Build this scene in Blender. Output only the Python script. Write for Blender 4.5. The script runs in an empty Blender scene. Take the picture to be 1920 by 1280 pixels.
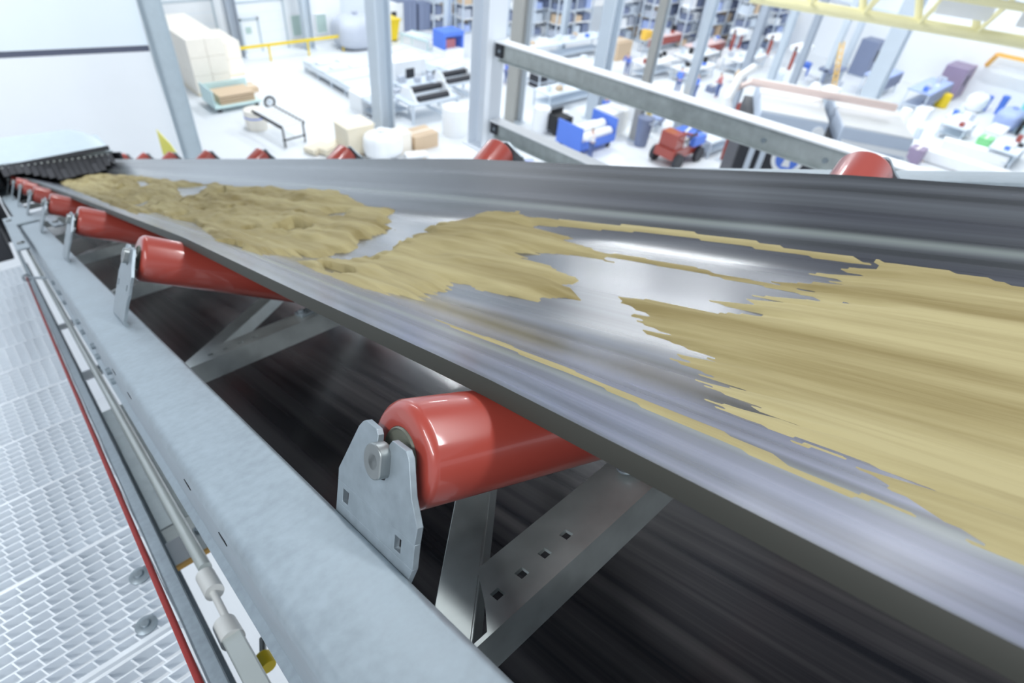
import bpy, bmesh, math, random
import numpy as np
from mathutils import Matrix, Vector
random.seed(7)
rng = np.random.default_rng(5)
SC = bpy.context.scene
COL = SC.collection

# ------------------------------------------------------------------ camera
# world: X across the conveyor, Y level along it (away from the viewer), Z up; hall floor at Z = 0
W = Matrix(((0.72980482, -0.40203067, 0.55295232),
            (-0.67786027, -0.53062137, 0.50886778),
            (0.08882786, -0.74619856, -0.65977065)))
H = 13.0
cam_data = bpy.data.cameras.new('camera')
cam = bpy.data.objects.new('camera', cam_data)
COL.objects.link(cam)
R3 = W @ Matrix(((1, 0, 0), (0, -1, 0), (0, 0, -1)))
cam.matrix_world = Matrix.Translation((0, 0, H)) @ R3.to_4x4()
cam_data.sensor_width = 36
cam_data.lens = 1079.0 / 1920 * 36
cam_data.clip_start = 0.02
cam_data.clip_end = 300
cam_data.dof.use_dof = True
cam_data.dof.focus_distance = 0.66
cam_data.dof.aperture_fstop = 4.6
SC.camera = cam
# ------------------------------------------------------------------ light
world = bpy.data.worlds.new('world')
SC.world = world
world.use_nodes = True
bg = world.node_tree.nodes['Background']
# soft daylight from the open sides, darker towards the roof
_nt = world.node_tree; _tc = _nt.nodes.new('ShaderNodeTexCoord'); _sx = _nt.nodes.new('ShaderNodeSeparateXYZ'); _cr = _nt.nodes.new('ShaderNodeValToRGB')
_nt.links.new(_tc.outputs['Generated'], _sx.inputs[0]); _nt.links.new(_sx.outputs[2], _cr.inputs[0]); _nt.links.new(_cr.outputs[0], bg.inputs[0])
_cr.color_ramp.elements[0].position = 0.0; _cr.color_ramp.elements[0].color = (0.86, 0.93, 1.0, 1)
_cr.color_ramp.elements[1].position = 0.60; _cr.color_ramp.elements[1].color = (0.20, 0.225, 0.255, 1)
_e = _cr.color_ramp.elements.new(0.25); _e.color = (0.80, 0.88, 1.0, 1)
bg.inputs[1].default_value = 0.95
SC.view_settings.view_transform = 'Standard'
SC.view_settings.look = 'None'
SC.view_settings.gamma = 1
SC.view_settings.use_curve_mapping = False
SC.view_settings.exposure = 0.0
SC.cycles.use_denoising = True
SC.cycles.max_bounces = 6

# ------------------------------------------------------------------ materials
def mat(name, color, rough=0.5, metal=0.0, var=0.0, scale=8.0, stretch=(1, 1, 1), bump=0.0, coat=0.0, emit=0.0, voro=False, rvar=0.0):
    m = bpy.data.materials.new(name)
    m.use_nodes = True
    nt = m.node_tree; N = nt.nodes; Lk = nt.links
    b = N['Principled BSDF']
    b.inputs['Base Color'].default_value = (*color, 1)
    b.inputs['Roughness'].default_value = rough
    b.inputs['Metallic'].default_value = metal
    if coat: b.inputs['Coat Weight'].default_value = coat; b.inputs['Coat Roughness'].default_value = 0.06
    if emit:
        b.inputs['Emission Color'].default_value = (*color, 1); b.inputs['Emission Strength'].default_value = emit
    if var or bump or rvar:
        tc = N.new('ShaderNodeTexCoord'); mp = N.new('ShaderNodeMapping')
        mp.inputs['Scale'].default_value = stretch
        Lk.new(tc.outputs['Object'], mp.inputs[0])
        if voro:
            t = N.new('ShaderNodeTexVoronoi'); t.inputs['Scale'].default_value = scale; fac = t.outputs['Color']
        else:
            t = N.new('ShaderNodeTexNoise'); t.inputs['Scale'].default_value = scale; t.inputs['Detail'].default_value = 5; fac = t.outputs[0]
        Lk.new(mp.outputs[0], t.inputs[0])
        n2 = N.new('ShaderNodeTexNoise'); n2.inputs['Scale'].default_value = scale * 0.25; n2.inputs['Detail'].default_value = 4
        Lk.new(mp.outputs[0], n2.inputs[0])
        if voro:
            sp = N.new('ShaderNodeSeparateColor'); Lk.new(fac, sp.inputs[0]); fac = sp.outputs[0]
        mx = N.new('ShaderNodeMath'); mx.operation = 'ADD'; Lk.new(fac, mx.inputs[0]); Lk.new(n2.outputs[0], mx.inputs[1])
        mr = N.new('ShaderNodeMapRange'); mr.inputs[1].default_value = 0.4; mr.inputs[2].default_value = 1.5
        mr.inputs[3].default_value = 1 - var; mr.inputs[4].default_value = 1 + var
        Lk.new(mx.outputs[0], mr.inputs[0])
        mul = N.new('ShaderNodeVectorMath'); mul.operation = 'SCALE'; mul.inputs[0].default_value = color
        Lk.new(mr.outputs[0], mul.inputs['Scale']); Lk.new(mul.outputs[0], b.inputs['Base Color'])
        if rvar:
            r2 = N.new('ShaderNodeMapRange'); r2.inputs[1].default_value = 0.4; r2.inputs[2].default_value = 1.5
            r2.inputs[3].default_value = rough - rvar; r2.inputs[4].default_value = rough + rvar
            Lk.new(mx.outputs[0], r2.inputs[0]); Lk.new(r2.outputs[0], b.inputs['Roughness'])
        if bump:
            bp = N.new('ShaderNodeBump'); bp.inputs['Strength'].default_value = bump; bp.inputs['Distance'].default_value = 0.004
            Lk.new(mx.outputs[0], bp.inputs['Height']); Lk.new(bp.outputs[0], b.inputs['Normal'])
    return m

def belt_mat(name='belt_rubber', lo=(0.014, 0.015, 0.020, 1), hi=(0.072, 0.076, 0.092, 1), edges=True):
    """dark rubber polished in long streaks by the load, with some hall reflection painted in"""
    m = bpy.data.materials.new(name); m.use_nodes = True
    nt = m.node_tree; N = nt.nodes; Lk = nt.links; b = N['Principled BSDF']
    tc = N.new('ShaderNodeTexCoord'); sep = N.new('ShaderNodeSeparateXYZ'); Lk.new(tc.outputs['Object'], sep.inputs[0])
    mp = N.new('ShaderNodeMapping'); mp.inputs['Scale'].default_value = (1, 0.012, 0.15); Lk.new(tc.outputs['Object'], mp.inputs[0])
    n1 = N.new('ShaderNodeTexNoise'); n1.inputs['Scale'].default_value = 26; n1.inputs['Detail'].default_value = 6; Lk.new(mp.outputs[0], n1.inputs[0])
    n2 = N.new('ShaderNodeTexNoise'); n2.inputs['Scale'].default_value = 7; n2.inputs['Detail'].default_value = 3; Lk.new(mp.outputs[0], n2.inputs[0])
    n3 = N.new('ShaderNodeTexNoise'); n3.inputs['Scale'].default_value = 3.2; n3.inputs['Detail'].default_value = 3; Lk.new(mp.outputs[0], n3.inputs[0])
    cr = N.new('ShaderNodeValToRGB'); Lk.new(n1.outputs[0], cr.inputs[0])
    cr.color_ramp.elements[0].position = 0.38; cr.color_ramp.elements[0].color = lo
    cr.color_ramp.elements[1].position = 0.66; cr.color_ramp.elements[1].color = hi  # streak colour: wear, with reflections partly painted in
    # dusty edges and far band; pale near line is a painted crease highlight
    er = N.new('ShaderNodeValToRGB'); Lk.new(sep.outputs[0], er.inputs[0])
    cre = er.color_ramp; cre.interpolation = 'EASE'
    cre.elements[0].position = 0.0; cre.elements[0].color = (0, 0, 0, 1)
    cre.elements[1].position = 0.13; cre.elements[1].color = (0.75, 0, 0, 1)
    for p, v in ((0.150, 0.0), (0.215, 0.0), (0.235, 0.9), (0.250, 0.0), (0.30, 0.0), (0.87, 0.0), (0.905, 0.15), (0.925, 0.8), (0.938, 0.08), (0.985, 0.0), (1.0, 0.10)):
        e = cre.elements.new(min(p, 1.0)); e.color = (v, v, v, 1)
    dust_shine = N.new('ShaderNodeMix'); dust_shine.data_type = 'RGBA'
    mm = N.new('ShaderNodeMath'); mm.operation = 'MULTIPLY'; Lk.new(er.outputs[0], mm.inputs[0]); Lk.new(n1.outputs[0], mm.inputs[1])
    # hall reflection painted as paler lavender grey bands on the side nearer the walkway
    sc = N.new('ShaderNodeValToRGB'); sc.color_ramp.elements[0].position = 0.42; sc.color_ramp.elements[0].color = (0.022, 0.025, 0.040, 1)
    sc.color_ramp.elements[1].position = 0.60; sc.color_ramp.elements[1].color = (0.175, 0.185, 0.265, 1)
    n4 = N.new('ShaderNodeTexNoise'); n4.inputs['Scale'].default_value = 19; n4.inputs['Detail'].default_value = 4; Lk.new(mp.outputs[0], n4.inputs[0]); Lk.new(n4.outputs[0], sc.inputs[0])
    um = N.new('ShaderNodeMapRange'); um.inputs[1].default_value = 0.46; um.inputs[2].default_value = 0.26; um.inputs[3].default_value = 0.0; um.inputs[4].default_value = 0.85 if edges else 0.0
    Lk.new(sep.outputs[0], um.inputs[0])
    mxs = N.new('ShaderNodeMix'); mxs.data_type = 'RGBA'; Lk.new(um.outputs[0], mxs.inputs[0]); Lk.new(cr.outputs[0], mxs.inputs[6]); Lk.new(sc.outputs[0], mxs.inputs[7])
    if not edges: mm.inputs[0].default_value = 0.0; nt.links.remove(mm.inputs[0].links[0])
    Lk.new(mm.outputs[0], dust_shine.inputs[0]); Lk.new(mxs.outputs[2], dust_shine.inputs[6]); dust_shine.inputs[7].default_value = (0.30, 0.34, 0.31, 1)
    Lk.new(dust_shine.outputs[2], b.inputs['Base Color'])
    ad = N.new('ShaderNodeMath'); ad.operation = 'MULTIPLY'; Lk.new(n2.outputs[0], ad.inputs[0]); Lk.new(n3.outputs[0], ad.inputs[1])
    mr = N.new('ShaderNodeMapRange'); mr.inputs[1].default_value = 0.12; mr.inputs[2].default_value = 0.40
    mr.inputs[3].default_value = 0.10; mr.inputs[4].default_value = 0.40
    Lk.new(ad.outputs[0], mr.inputs[0]); Lk.new(mr.outputs[0], b.inputs['Roughness'])
    b.inputs['Specular IOR Level'].default_value = 0.5; b.inputs['Coat Weight'].default_value = 0.55; b.inputs['Coat Roughness'].default_value = 0.22; b.inputs['Coat IOR'].default_value = 1.7
    bp = N.new('ShaderNodeBump'); bp.inputs['Strength'].default_value = 0.02; bp.inputs['Distance'].default_value = 0.004
    Lk.new(n1.outputs[0], bp.inputs['Height']); Lk.new(bp.outputs[0], b.inputs['Normal'])
    return m

def sand_mat():
    m = bpy.data.materials.new('damp_sand'); m.use_nodes = True
    nt = m.node_tree; N = nt.nodes; Lk = nt.links; b = N['Principled BSDF']
    tc = N.new('ShaderNodeTexCoord'); mp = N.new('ShaderNodeMapping'); mp.inputs['Scale'].default_value = (1, 0.055, 0.5)
    Lk.new(tc.outputs['Object'], mp.inputs[0])
    n1 = N.new('ShaderNodeTexNoise'); n1.inputs['Scale'].default_value = 16; n1.inputs['Detail'].default_value = 8; n1.inputs['Roughness'].default_value = 0.62
    Lk.new(mp.outputs[0], n1.inputs[0])
    cr = N.new('ShaderNodeValToRGB'); Lk.new(n1.outputs[0], cr.inputs[0])
    cr.color_ramp.elements[0].position = 0.34; cr.color_ramp.elements[0].color = (0.21, 0.16, 0.058, 1)
    cr.color_ramp.elements[1].position = 0.64; cr.color_ramp.elements[1].color = (0.39, 0.33, 0.165, 1)
    Lk.new(cr.outputs[0], b.inputs['Base Color']); b.inputs['Roughness'].default_value = 0.9
    bp = N.new('ShaderNodeBump'); bp.inputs['Strength'].default_value = 0.35; bp.inputs['Distance'].default_value = 0.006
    Lk.new(n1.outputs[0], bp.inputs['Height']); Lk.new(bp.outputs[0], b.inputs['Normal'])
    return m

M = {}
M['galv'] = mat('galvanised_steel', (0.30, 0.35, 0.385), 0.40, 0.5, 0.20, 70, bump=0.04, rvar=0.07)
M['galvd'] = mat('dull_galvanised_steel', (0.50, 0.54, 0.53), 0.36, 0.65, 0.22, 22, bump=0.05, rvar=0.10)
M['cut'] = mat('cut_steel_edge', (0.42, 0.46, 0.48), 0.4, 0.6, 0.10, 40)
M['red'] = mat('red_roller_plastic', (0.35, 0.054, 0.038), 0.30, 0.0, 0.05, 5, coat=0.55)
M['cap'] = mat('grey_green_end_cap', (0.20, 0.21, 0.17), 0.35, 0.3, 0.1, 30)
M['bolt'] = mat('grey_axle_steel', (0.30, 0.32, 0.32), 0.35, 0.8, 0.12, 40)
M['beltedge'] = mat('raw_belt_edge', (0.026, 0.026, 0.019), 0.6, 0, 0.3, 20, stretch=(1, 0.02, 1))
M['dark'] = mat('dark_opening', (0.02, 0.022, 0.026), 0.7)
M['black'] = mat('black_rubber', (0.030, 0.032, 0.040), 0.55, 0, 0.2, 12)
M['grate'] = mat('bright_galvanised_grating', (0.88, 0.92, 0.96), 0.5, 0.1, 0.04, 20)
M['cord'] = mat('red_cord', (0.27, 0.014, 0.010), 0.6, 0, 0.1, 200)
M['pipe'] = mat('clear_grey_plastic', (0.50, 0.55, 0.54), 0.25, 0, 0.06, 10, coat=0.4)
M['sleeve'] = mat('off_white_plastic', (0.75, 0.76, 0.74), 0.4)
M['yellow'] = mat('yellow_plastic', (0.85, 0.62, 0.02), 0.45)
M['sheet'] = mat('yellow_sheet', (0.85, 0.80, 0.16), 0.55)
M['hood'] = mat('bright_galvanised_hood', (0.52, 0.60, 0.65), 0.42, 0.2, 0.06, 14, rvar=0.08)
M['wallA'] = mat('pale_blue_cladding', (0.80, 0.87, 0.94), 0.6, 0, 0.015, 2)
M['wallB'] = mat('white_cladding', (0.86, 0.89, 0.92), 0.6, 0, 0.015, 2)
M['floor'] = mat('light_hall_floor', (0.76, 0.79, 0.82), 0.45, 0, 0.05, 0.35)
M['seam'] = mat('dark_wall_seam', (0.10, 0.11, 0.16), 0.6)
PAL = dict(bluegrey2=(0.58, 0.66, 0.78), postblue=(0.86, 0.91, 0.97), pine=(0.86, 0.78, 0.62), white=(0.90, 0.92, 0.94), cream=(0.92, 0.87, 0.78), kraft=(0.66, 0.50, 0.34), steel=(0.62, 0.69, 0.77),
           pale=(0.76, 0.83, 0.90), mint=(0.62, 0.80, 0.80), blue=(0.10, 0.22, 0.75), dark=(0.06, 0.07, 0.10), grey=(0.52, 0.56, 0.64),
           yellow=(0.90, 0.82, 0.10), slate=(0.20, 0.24, 0.36), black=(0.015, 0.016, 0.02), red=(0.82, 0.20, 0.14), amber=(0.90, 0.55, 0.08),
           redpale=(0.88, 0.66, 0.64), bluegrey=(0.40, 0.50, 0.80), plum=(0.30, 0.24, 0.36), teal=(0.25, 0.75, 0.70), green=(0.25, 0.70, 0.30),
           redc=(0.62, 0.22, 0.24), whitec=(0.88, 0.88, 0.90), col=(0.56, 0.63, 0.70), colb=(0.36, 0.36, 0.34), cold=(0.40, 0.45, 0.52),
           skin=(0.70, 0.45, 0.35), trousers=(0.10, 0.15, 0.35), hair=(0.10, 0.07, 0.05), door=(0.82, 0.85, 0.88), glass=(0.45, 0.58, 0.55),
           crane=(0.97, 0.91, 0.55), orange=(0.90, 0.50, 0.12), pinkbar=(0.92, 0.74, 0.68))
def P(k):
    if k not in M: M[k] = mat('paint_' + k, PAL[k], 0.5, 0, 0.03, 3)
    return M[k]

# ------------------------------------------------------------------ mesh builder
I4 = Matrix.Identity(4)
class MB:
    def __init__(s): s.bm = bmesh.new()
    def poly(s, vs, fs, X=None):
        bv = [s.bm.verts.new((X @ Vector(v)) if X is not None else v) for v in vs]
        for f in fs:
            try: s.bm.faces.new([bv[i] for i in f])
            except ValueError: pass
        return s
    def box(s, a, b, X=None):
        (x0, y0, z0), (x1, y1, z1) = a, b
        return s.poly([(x0,y0,z0),(x1,y0,z0),(x1,y1,z0),(x0,y1,z0),(x0,y0,z1),(x1,y0,z1),(x1,y1,z1),(x0,y1,z1)],
                      [(0,3,2,1),(4,5,6,7),(0,1,5,4),(1,2,6,5),(2,3,7,6),(3,0,4,7)], X)
    def cb(s, c, d, X=None):
        return s.box([c[i]-d[i]/2 for i in range(3)], [c[i]+d[i]/2 for i in range(3)], X)
    def prism(s, pts, axis, a, b, X=None):
        """outline in the two other axes (cyclic order), extruded from a to b along axis"""
        n = len(pts); vs = []
        for t in (a, b):
            for p, q in pts:
                v = [0, 0, 0]; v[axis] = t
                o = [i for i in range(3) if i != axis]
                v[o[0]] = p; v[o[1]] = q; vs.append(v)
        fs = [tuple(range(n-1, -1, -1)), tuple(range(n, 2*n))] + [(i, (i+1) % n, n+(i+1) % n, n+i) for i in range(n)]
        return s.poly(vs, fs, X)
    def lathe(s, prof, p0, d, n=32, closed=True):
        """profile (distance along d, radius)"""
        d = Vector(d).normalized(); p0 = Vector(p0)
        a = d.orthogonal().normalized(); b = d.cross(a)
        vs = []; fs = []; k = len(prof)
        for i in range(n):
            t = 2*math.pi*i/n; e = a*math.cos(t) + b*math.sin(t)
            for (h, r) in prof: vs.append(p0 + d*h + e*r)
        for i in range(n):
            j = (i+1) % n
            for q in range(k-1): fs.append((i*k+q, i*k+q+1, j*k+q+1, j*k+q))
        if closed:
            fs.append(tuple(i*k for i in range(n))[::-1]); fs.append(tuple(i*k+k-1 for i in range(n)))
        return s.poly(vs, fs)
    def cyl(s, p0, p1, r, n=16, r2=None):
        p0 = Vector(p0); p1 = Vector(p1); L = (p1-p0).length
        return s.lathe([(0, r), (L, r if r2 is None else r2)], p0, p1-p0, n)
    def bar(s, p0, p1, w, h, up=(0, 0, 1)):
        p0 = Vector(p0); p1 = Vector(p1); d = (p1-p0); L = d.length; d.normalize()
        x = d.cross(Vector(up)).normalized(); z = x.cross(d)
        X = Matrix((( x.x, d.x, z.x, p0.x), (x.y, d.y, z.y, p0.y), (x.z, d.z, z.z, p0.z), (0, 0, 0, 1)))
        return s.box((-w/2, 0, -h/2), (w/2, L, h/2), X)
    def tube(s, pts, r, n=10):
        pts = [Vector(p) for p in pts]; k = len(pts); vs = []; fs = []
        for i, p in enumerate(pts):
            d = (pts[min(i+1, k-1)] - pts[max(i-1, 0)]).normalized()
            a = d.cross(Vector((0.3, 0.1, 1))).normalized(); b = d.cross(a)
            for j in range(n):
                t = 2*math.pi*j/n; vs.append(p + (a*math.cos(t) + b*math.sin(t))*r)
        for i in range(k-1):
            for j in range(n):
                q = (j+1) % n; fs.append((i*n+j, i*n+q, (i+1)*n+q, (i+1)*n+j))
        fs.append(tuple(range(n-1, -1, -1))); fs.append(tuple(range((k-1)*n, k*n)))
        return s.poly(vs, fs)
    def plate_holes(s, u, v, holes, t0, t1, axis, X=None):
        """rectangle u x v with rectangular holes, thickness t0..t1 along axis"""
        us = sorted(set([u[0], u[1]] + [h[0] for h in holes] + [h[1] for h in holes]))
        vv = sorted(set([v[0], v[1]] + [h[2] for h in holes] + [h[3] for h in holes]))
        def inh(a, b): return any(h[0] < a < h[1] and h[2] < b < h[3] for h in holes)
        cell = [[not inh((us[i]+us[i+1])/2, (vv[j]+vv[j+1])/2) for j in range(len(vv)-1)] for i in range(len(us)-1)]
        o = [i for i in range(3) if i != axis]; cache = {}
        def V(i, j, k):
            if (i, j, k) not in cache:
                p = [0, 0, 0]; p[o[0]] = us[i]; p[o[1]] = vv[j]; p[axis] = (t0, t1)[k]
                cache[(i, j, k)] = s.bm.verts.new((X @ Vector(p)) if X is not None else p)
            return cache[(i, j, k)]
        def F(*q):
            try: s.bm.faces.new([V(*x) for x in q])
            except ValueError: pass
        for i in range(len(us)-1):
            for j in range(len(vv)-1):
                if not cell[i][j]: continue
                for k in (0, 1): F((i,j,k),(i+1,j,k),(i+1,j+1,k),(i,j+1,k))
                g = lambda a, b: 0 <= a < len(us)-1 and 0 <= b < len(vv)-1 and cell[a][b]
                if not g(i-1, j): F((i,j,0),(i,j+1,0),(i,j+1,1),(i,j,1))
                if not g(i+1, j): F((i+1,j,0),(i+1,j+1,0),(i+1,j+1,1),(i+1,j,1))
                if not g(i, j-1): F((i,j,0),(i+1,j,0),(i+1,j,1),(i,j,1))
                if not g(i, j+1): F((i,j+1,0),(i+1,j+1,0),(i+1,j+1,1),(i,j+1,1))
        return s
    def build(s, name, m, parent=None, mirror=None, bevel=0, ang=35, mw=None, seg=2):
        if mirror is not None:
            for v in s.bm.verts: v.co.x = 2*mirror - v.co.x
        bmesh.ops.recalc_face_normals(s.bm, faces=s.bm.faces)
        me = bpy.data.meshes.new(name); s.bm.to_mesh(me); s.bm.free()
        for p in me.polygons: p.use_smooth = True
        me.set_sharp_from_angle(angle=math.radians(ang))
        me.materials.append(m)
        o = bpy.data.objects.new(name, me); COL.objects.link(o)
        if parent is not None: o.parent = parent
        if mw is not None: o.matrix_world = mw
        if bevel:
            b = o.modifiers.new('bevel', 'BEVEL'); b.width = bevel; b.segments = seg; b.limit_method = 'ANGLE'; b.angle_limit = math.radians(40)
        return o
def tag(o, label=None, cat=None, group=None, kind=None):
    if label: o['label'] = label
    if cat: o['category'] = cat
    if group: o['group'] = group
    if kind: o['kind'] = kind
    return o
def empty(name, mw, label, cat, group=None, kind=None):
    o = bpy.data.objects.new(name, None); o.empty_display_size = 0.1; COL.objects.link(o); o.matrix_world = mw
    return tag(o, label, cat, group, kind)
def kids(o): return list(o.children)
def copy_tree(o, mw):
    """a thing, its parts and their sub-parts"""
    c = o.copy(); COL.objects.link(c); c.matrix_world = mw
    for ch in kids(o):
        d = ch.copy(); COL.objects.link(d); d.parent = c
        for g in kids(ch):
            e = g.copy(); COL.objects.link(e); e.parent = d
    return c

# ------------------------------------------------------------------ conveyor frame of reference
# local x = across (0 at the near axle end), y = down the slope away from the viewer, z = square to the belt
INC = math.radians(21.116)
CF = Matrix.Translation((0.16676, 0.31213, H - 0.47086)) @ Matrix.Rotation(-INC, 4, 'X')
def T(u, s, w): return CF @ Matrix.Translation((u, s, w))
CU = 0.63            # centre line
KS = [-2.5, -1.2, -.46, 0, .5, 1.2, 2.4, 12]; KT = [.1, .2, .30, .40, .44, .52, .52, .50]
def wbot(u, s):
    e = 0.018
    return -0.098 + np.interp(s, KS, KT) * e * np.logaddexp(0, (abs(u-CU)-.205)/e)

# ---- carrying belt and return belt
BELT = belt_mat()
root = empty('conveyor_belt', CF, 'wide dark rubber conveyor belt carrying sand, running the length of the steel frame', 'conveyor belt')
def strand(name, u0, u1, fw, s0, s1, nu, ns, t, parent, m):
    us = np.linspace(u0, u1, nu); ss = np.linspace(s0, s1, ns); b = MB(); rings = []
    for s in ss:
        bot = [(u-(0.010 if (i == 0 and t > .0135) else 0), s, float(fw(u, s))-(0.002 if (i == 0 and t > .0135) else 0)) for i, u in enumerate(us)]; top = [(u, s, float(fw(u, s))+t) for u in us[::-1]]
        # rounded edges
        ring = bot + [(u1+0.003, s, float(fw(u1, s))+t/2)] + top + [(u0-(0.006 if t > .0135 else 0.003), s, float(fw(u0, s))+t/2)]
        rings.append([b.bm.verts.new(p) for p in ring])
    n = len(rings[0])
    for i in range(len(rings)-1):
        for j in range(n):
            k = (j+1) % n; b.bm.faces.new([rings[i][j], rings[i][k], rings[i+1][k], rings[i+1][j]])
    b.bm.faces.new(rings[0][::-1]); b.bm.faces.new(rings[-1])
    o = b.build(name, m, parent, ang=50)
    o.data.materials.append(M['beltedge'])
    for p in o.data.polygons:
        if p.normal.z < 0.35 or p.center.x < u0-0.001: p.material_index = 1
    return o
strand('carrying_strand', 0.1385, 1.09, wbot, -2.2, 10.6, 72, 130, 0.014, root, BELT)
RET = belt_mat('return_belt_rubber', (0.020, 0.021, 0.028, 1), (0.115, 0.108, 0.112, 1), False)
strand('return_strand', 0.07, 1.19, lambda u, s: -0.52, -2.2, 10.6, 6, 20, 0.012, root, RET)

# ---- sand on the belt
SAND = {
'far': [(0.465, 8.935), (0.755, 9.176), (0.851, 7.656), (0.874, 5.969), (0.869, 4.562), (0.882, 3.322), (0.891, 2.724), (0.896, 2.446), (0.899, 1.992), (0.887, 1.808), (0.867, 1.674), (0.847, 1.525), (0.841, 1.381), (0.776, 1.303), (0.664, 1.168), (0.583, 1.132), (0.499, 1.107), (0.454, 1.153), (0.377, 1.142), (0.253, 1.013), (0.232, 1.122), (0.221, 1.223), (0.337, 1.873), (0.416, 2.413), (0.367, 2.513), (0.399, 3.018), (0.203, 2.254), (0.236, 3.175), (0.296, 4.869)] ,
'mid': [(0.313, 0.935), (0.407, 1.045), (0.469, 1.016), (0.526, 0.968), (0.596, 0.969), (0.661, 1.0), (0.737, 1.013), (0.833, 1.004), (0.882, 0.889), (0.898, 0.776), (0.879, 0.713), (0.848, 0.694), (0.823, 0.561), (0.789, 0.451), (0.768, 0.346), (0.728, 0.328), (0.731, 0.44), (0.717, 0.513), (0.679, 0.565), (0.663, 0.502), (0.661, 0.406), (0.635, 0.328), (0.586, 0.259), (0.528, 0.251), (0.501, 0.309), (0.485, 0.4), (0.498, 0.503), (0.488, 0.557), (0.43, 0.526), (0.335, 0.458), (0.296, 0.493), (0.288, 0.626), (0.3, 0.781)] ,
'big': [(0.572, 0.133), (0.597, 0.1), (0.595, 0.036), (0.598, -0.037), (0.633, -0.045), (0.672, -0.06), (0.715, -0.099), (0.722, -0.035), (0.77, -0.067), (0.817, -0.098), (0.855, -0.117), (0.87, -0.152), (0.867, -0.206), (0.86, -0.264), (0.844, -0.343), (0.83, -1.62), (0.21, -1.62), (0.229, -0.446), (0.234, -0.417), (0.243, -0.39), (0.249, -0.353), (0.285, -0.341), (0.287, -0.306), (0.288, -0.268), (0.312, -0.219), (0.371, -0.166), (0.432, -0.099), (0.475, -0.04), (0.512, 0.046), (0.542, 0.11)] ,
'strip': [(0.881, 0.726), (0.888, 0.509), (0.889, 0.276), (0.882, 0.087), (0.871, -0.111), (0.85, -0.085), (0.863, 0.035), (0.871, 0.162), (0.868, 0.333), (0.863, 0.523), (0.858, 0.705)] ,
'nearstrip': [(0.277, 0.726), (0.274, 0.452), (0.268, 0.275), (0.269, 0.11), (0.257, -0.046), (0.253, -0.189), (0.24, -0.29), (0.249, -0.353), (0.229, -0.359), (0.219, -0.299), (0.232, -0.202), (0.24, -0.062), (0.247, 0.083), (0.249, 0.245), (0.259, 0.423)] ,
'farstrip2': [(0.773, 0.365), (0.769, 0.196), (0.755, 0.04), (0.731, -0.092), (0.706, -0.095), (0.725, 0.024), (0.739, 0.176), (0.745, 0.341)] ,
'hole1': [(0.804, 5.705), (0.808, 5.157), (0.697, 4.759), (0.67, 4.956)] ,
'hole2': [(0.791, 4.262), (0.848, 3.76), (0.729, 3.422), (0.642, 3.502)] ,
'hole3': [(0.374, 3.753), (0.522, 3.821), (0.466, 3.656), (0.297, 3.096)] ,
'hole4': [(0.344, 2.686), (0.475, 2.754), (0.393, 2.547)] ,
'hole5': [(0.74, 1.71), (0.779, 1.637), (0.732, 1.566), (0.711, 1.621)] ,
'sliver': [(0.308, -0.264), (0.313, -0.296), (0.309, -0.342), (0.275, -0.344), (0.266, -0.306), (0.281, -0.271)] ,
}
def inpoly(poly, U, S):
    p = np.array(poly); x, y = p[:, 0], p[:, 1]; ins = np.zeros(U.shape, bool); n = len(p)
    dist = np.full(U.shape, 9.0)
    for i in range(n):
        j = (i+1) % n
        c = ((y[i] > S) != (y[j] > S))
        with np.errstate(divide='ignore', invalid='ignore'):
            xi = (x[j]-x[i])*(S-y[i])/(y[j]-y[i]+1e-12)+x[i]
        ins ^= c & (U < xi)
        dx, dy = x[j]-x[i], (y[j]-y[i]); ay = 0.35
        l = np.clip(((U-x[i])*dx+(S-y[i])*dy*ay*ay)/(dx*dx+dy*dy*ay*ay+1e-9), 0, 1)
        dist = np.minimum(dist, np.hypot(U-x[i]-l*dx, (S-y[i]-l*dy)*ay))
    return np.where(ins, dist, -dist)
def vnoise(U, S, fu, fs, seed):
    r = np.random.default_rng(seed).random((64, 64)); a = U*fu+17.3; b = S*fs+9.1
    i = np.floor(a).astype(int); j = np.floor(b).astype(int); p = a-i; q = b-j; p = p*p*(3-2*p); q = q*q*(3-2*q)
    g = lambda x, y: r[x % 64, y % 64]
    return (g(i,j)*(1-p)+g(i+1,j)*p)*(1-q)+(g(i,j+1)*(1-p)+g(i+1,j+1)*p)*q
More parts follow.
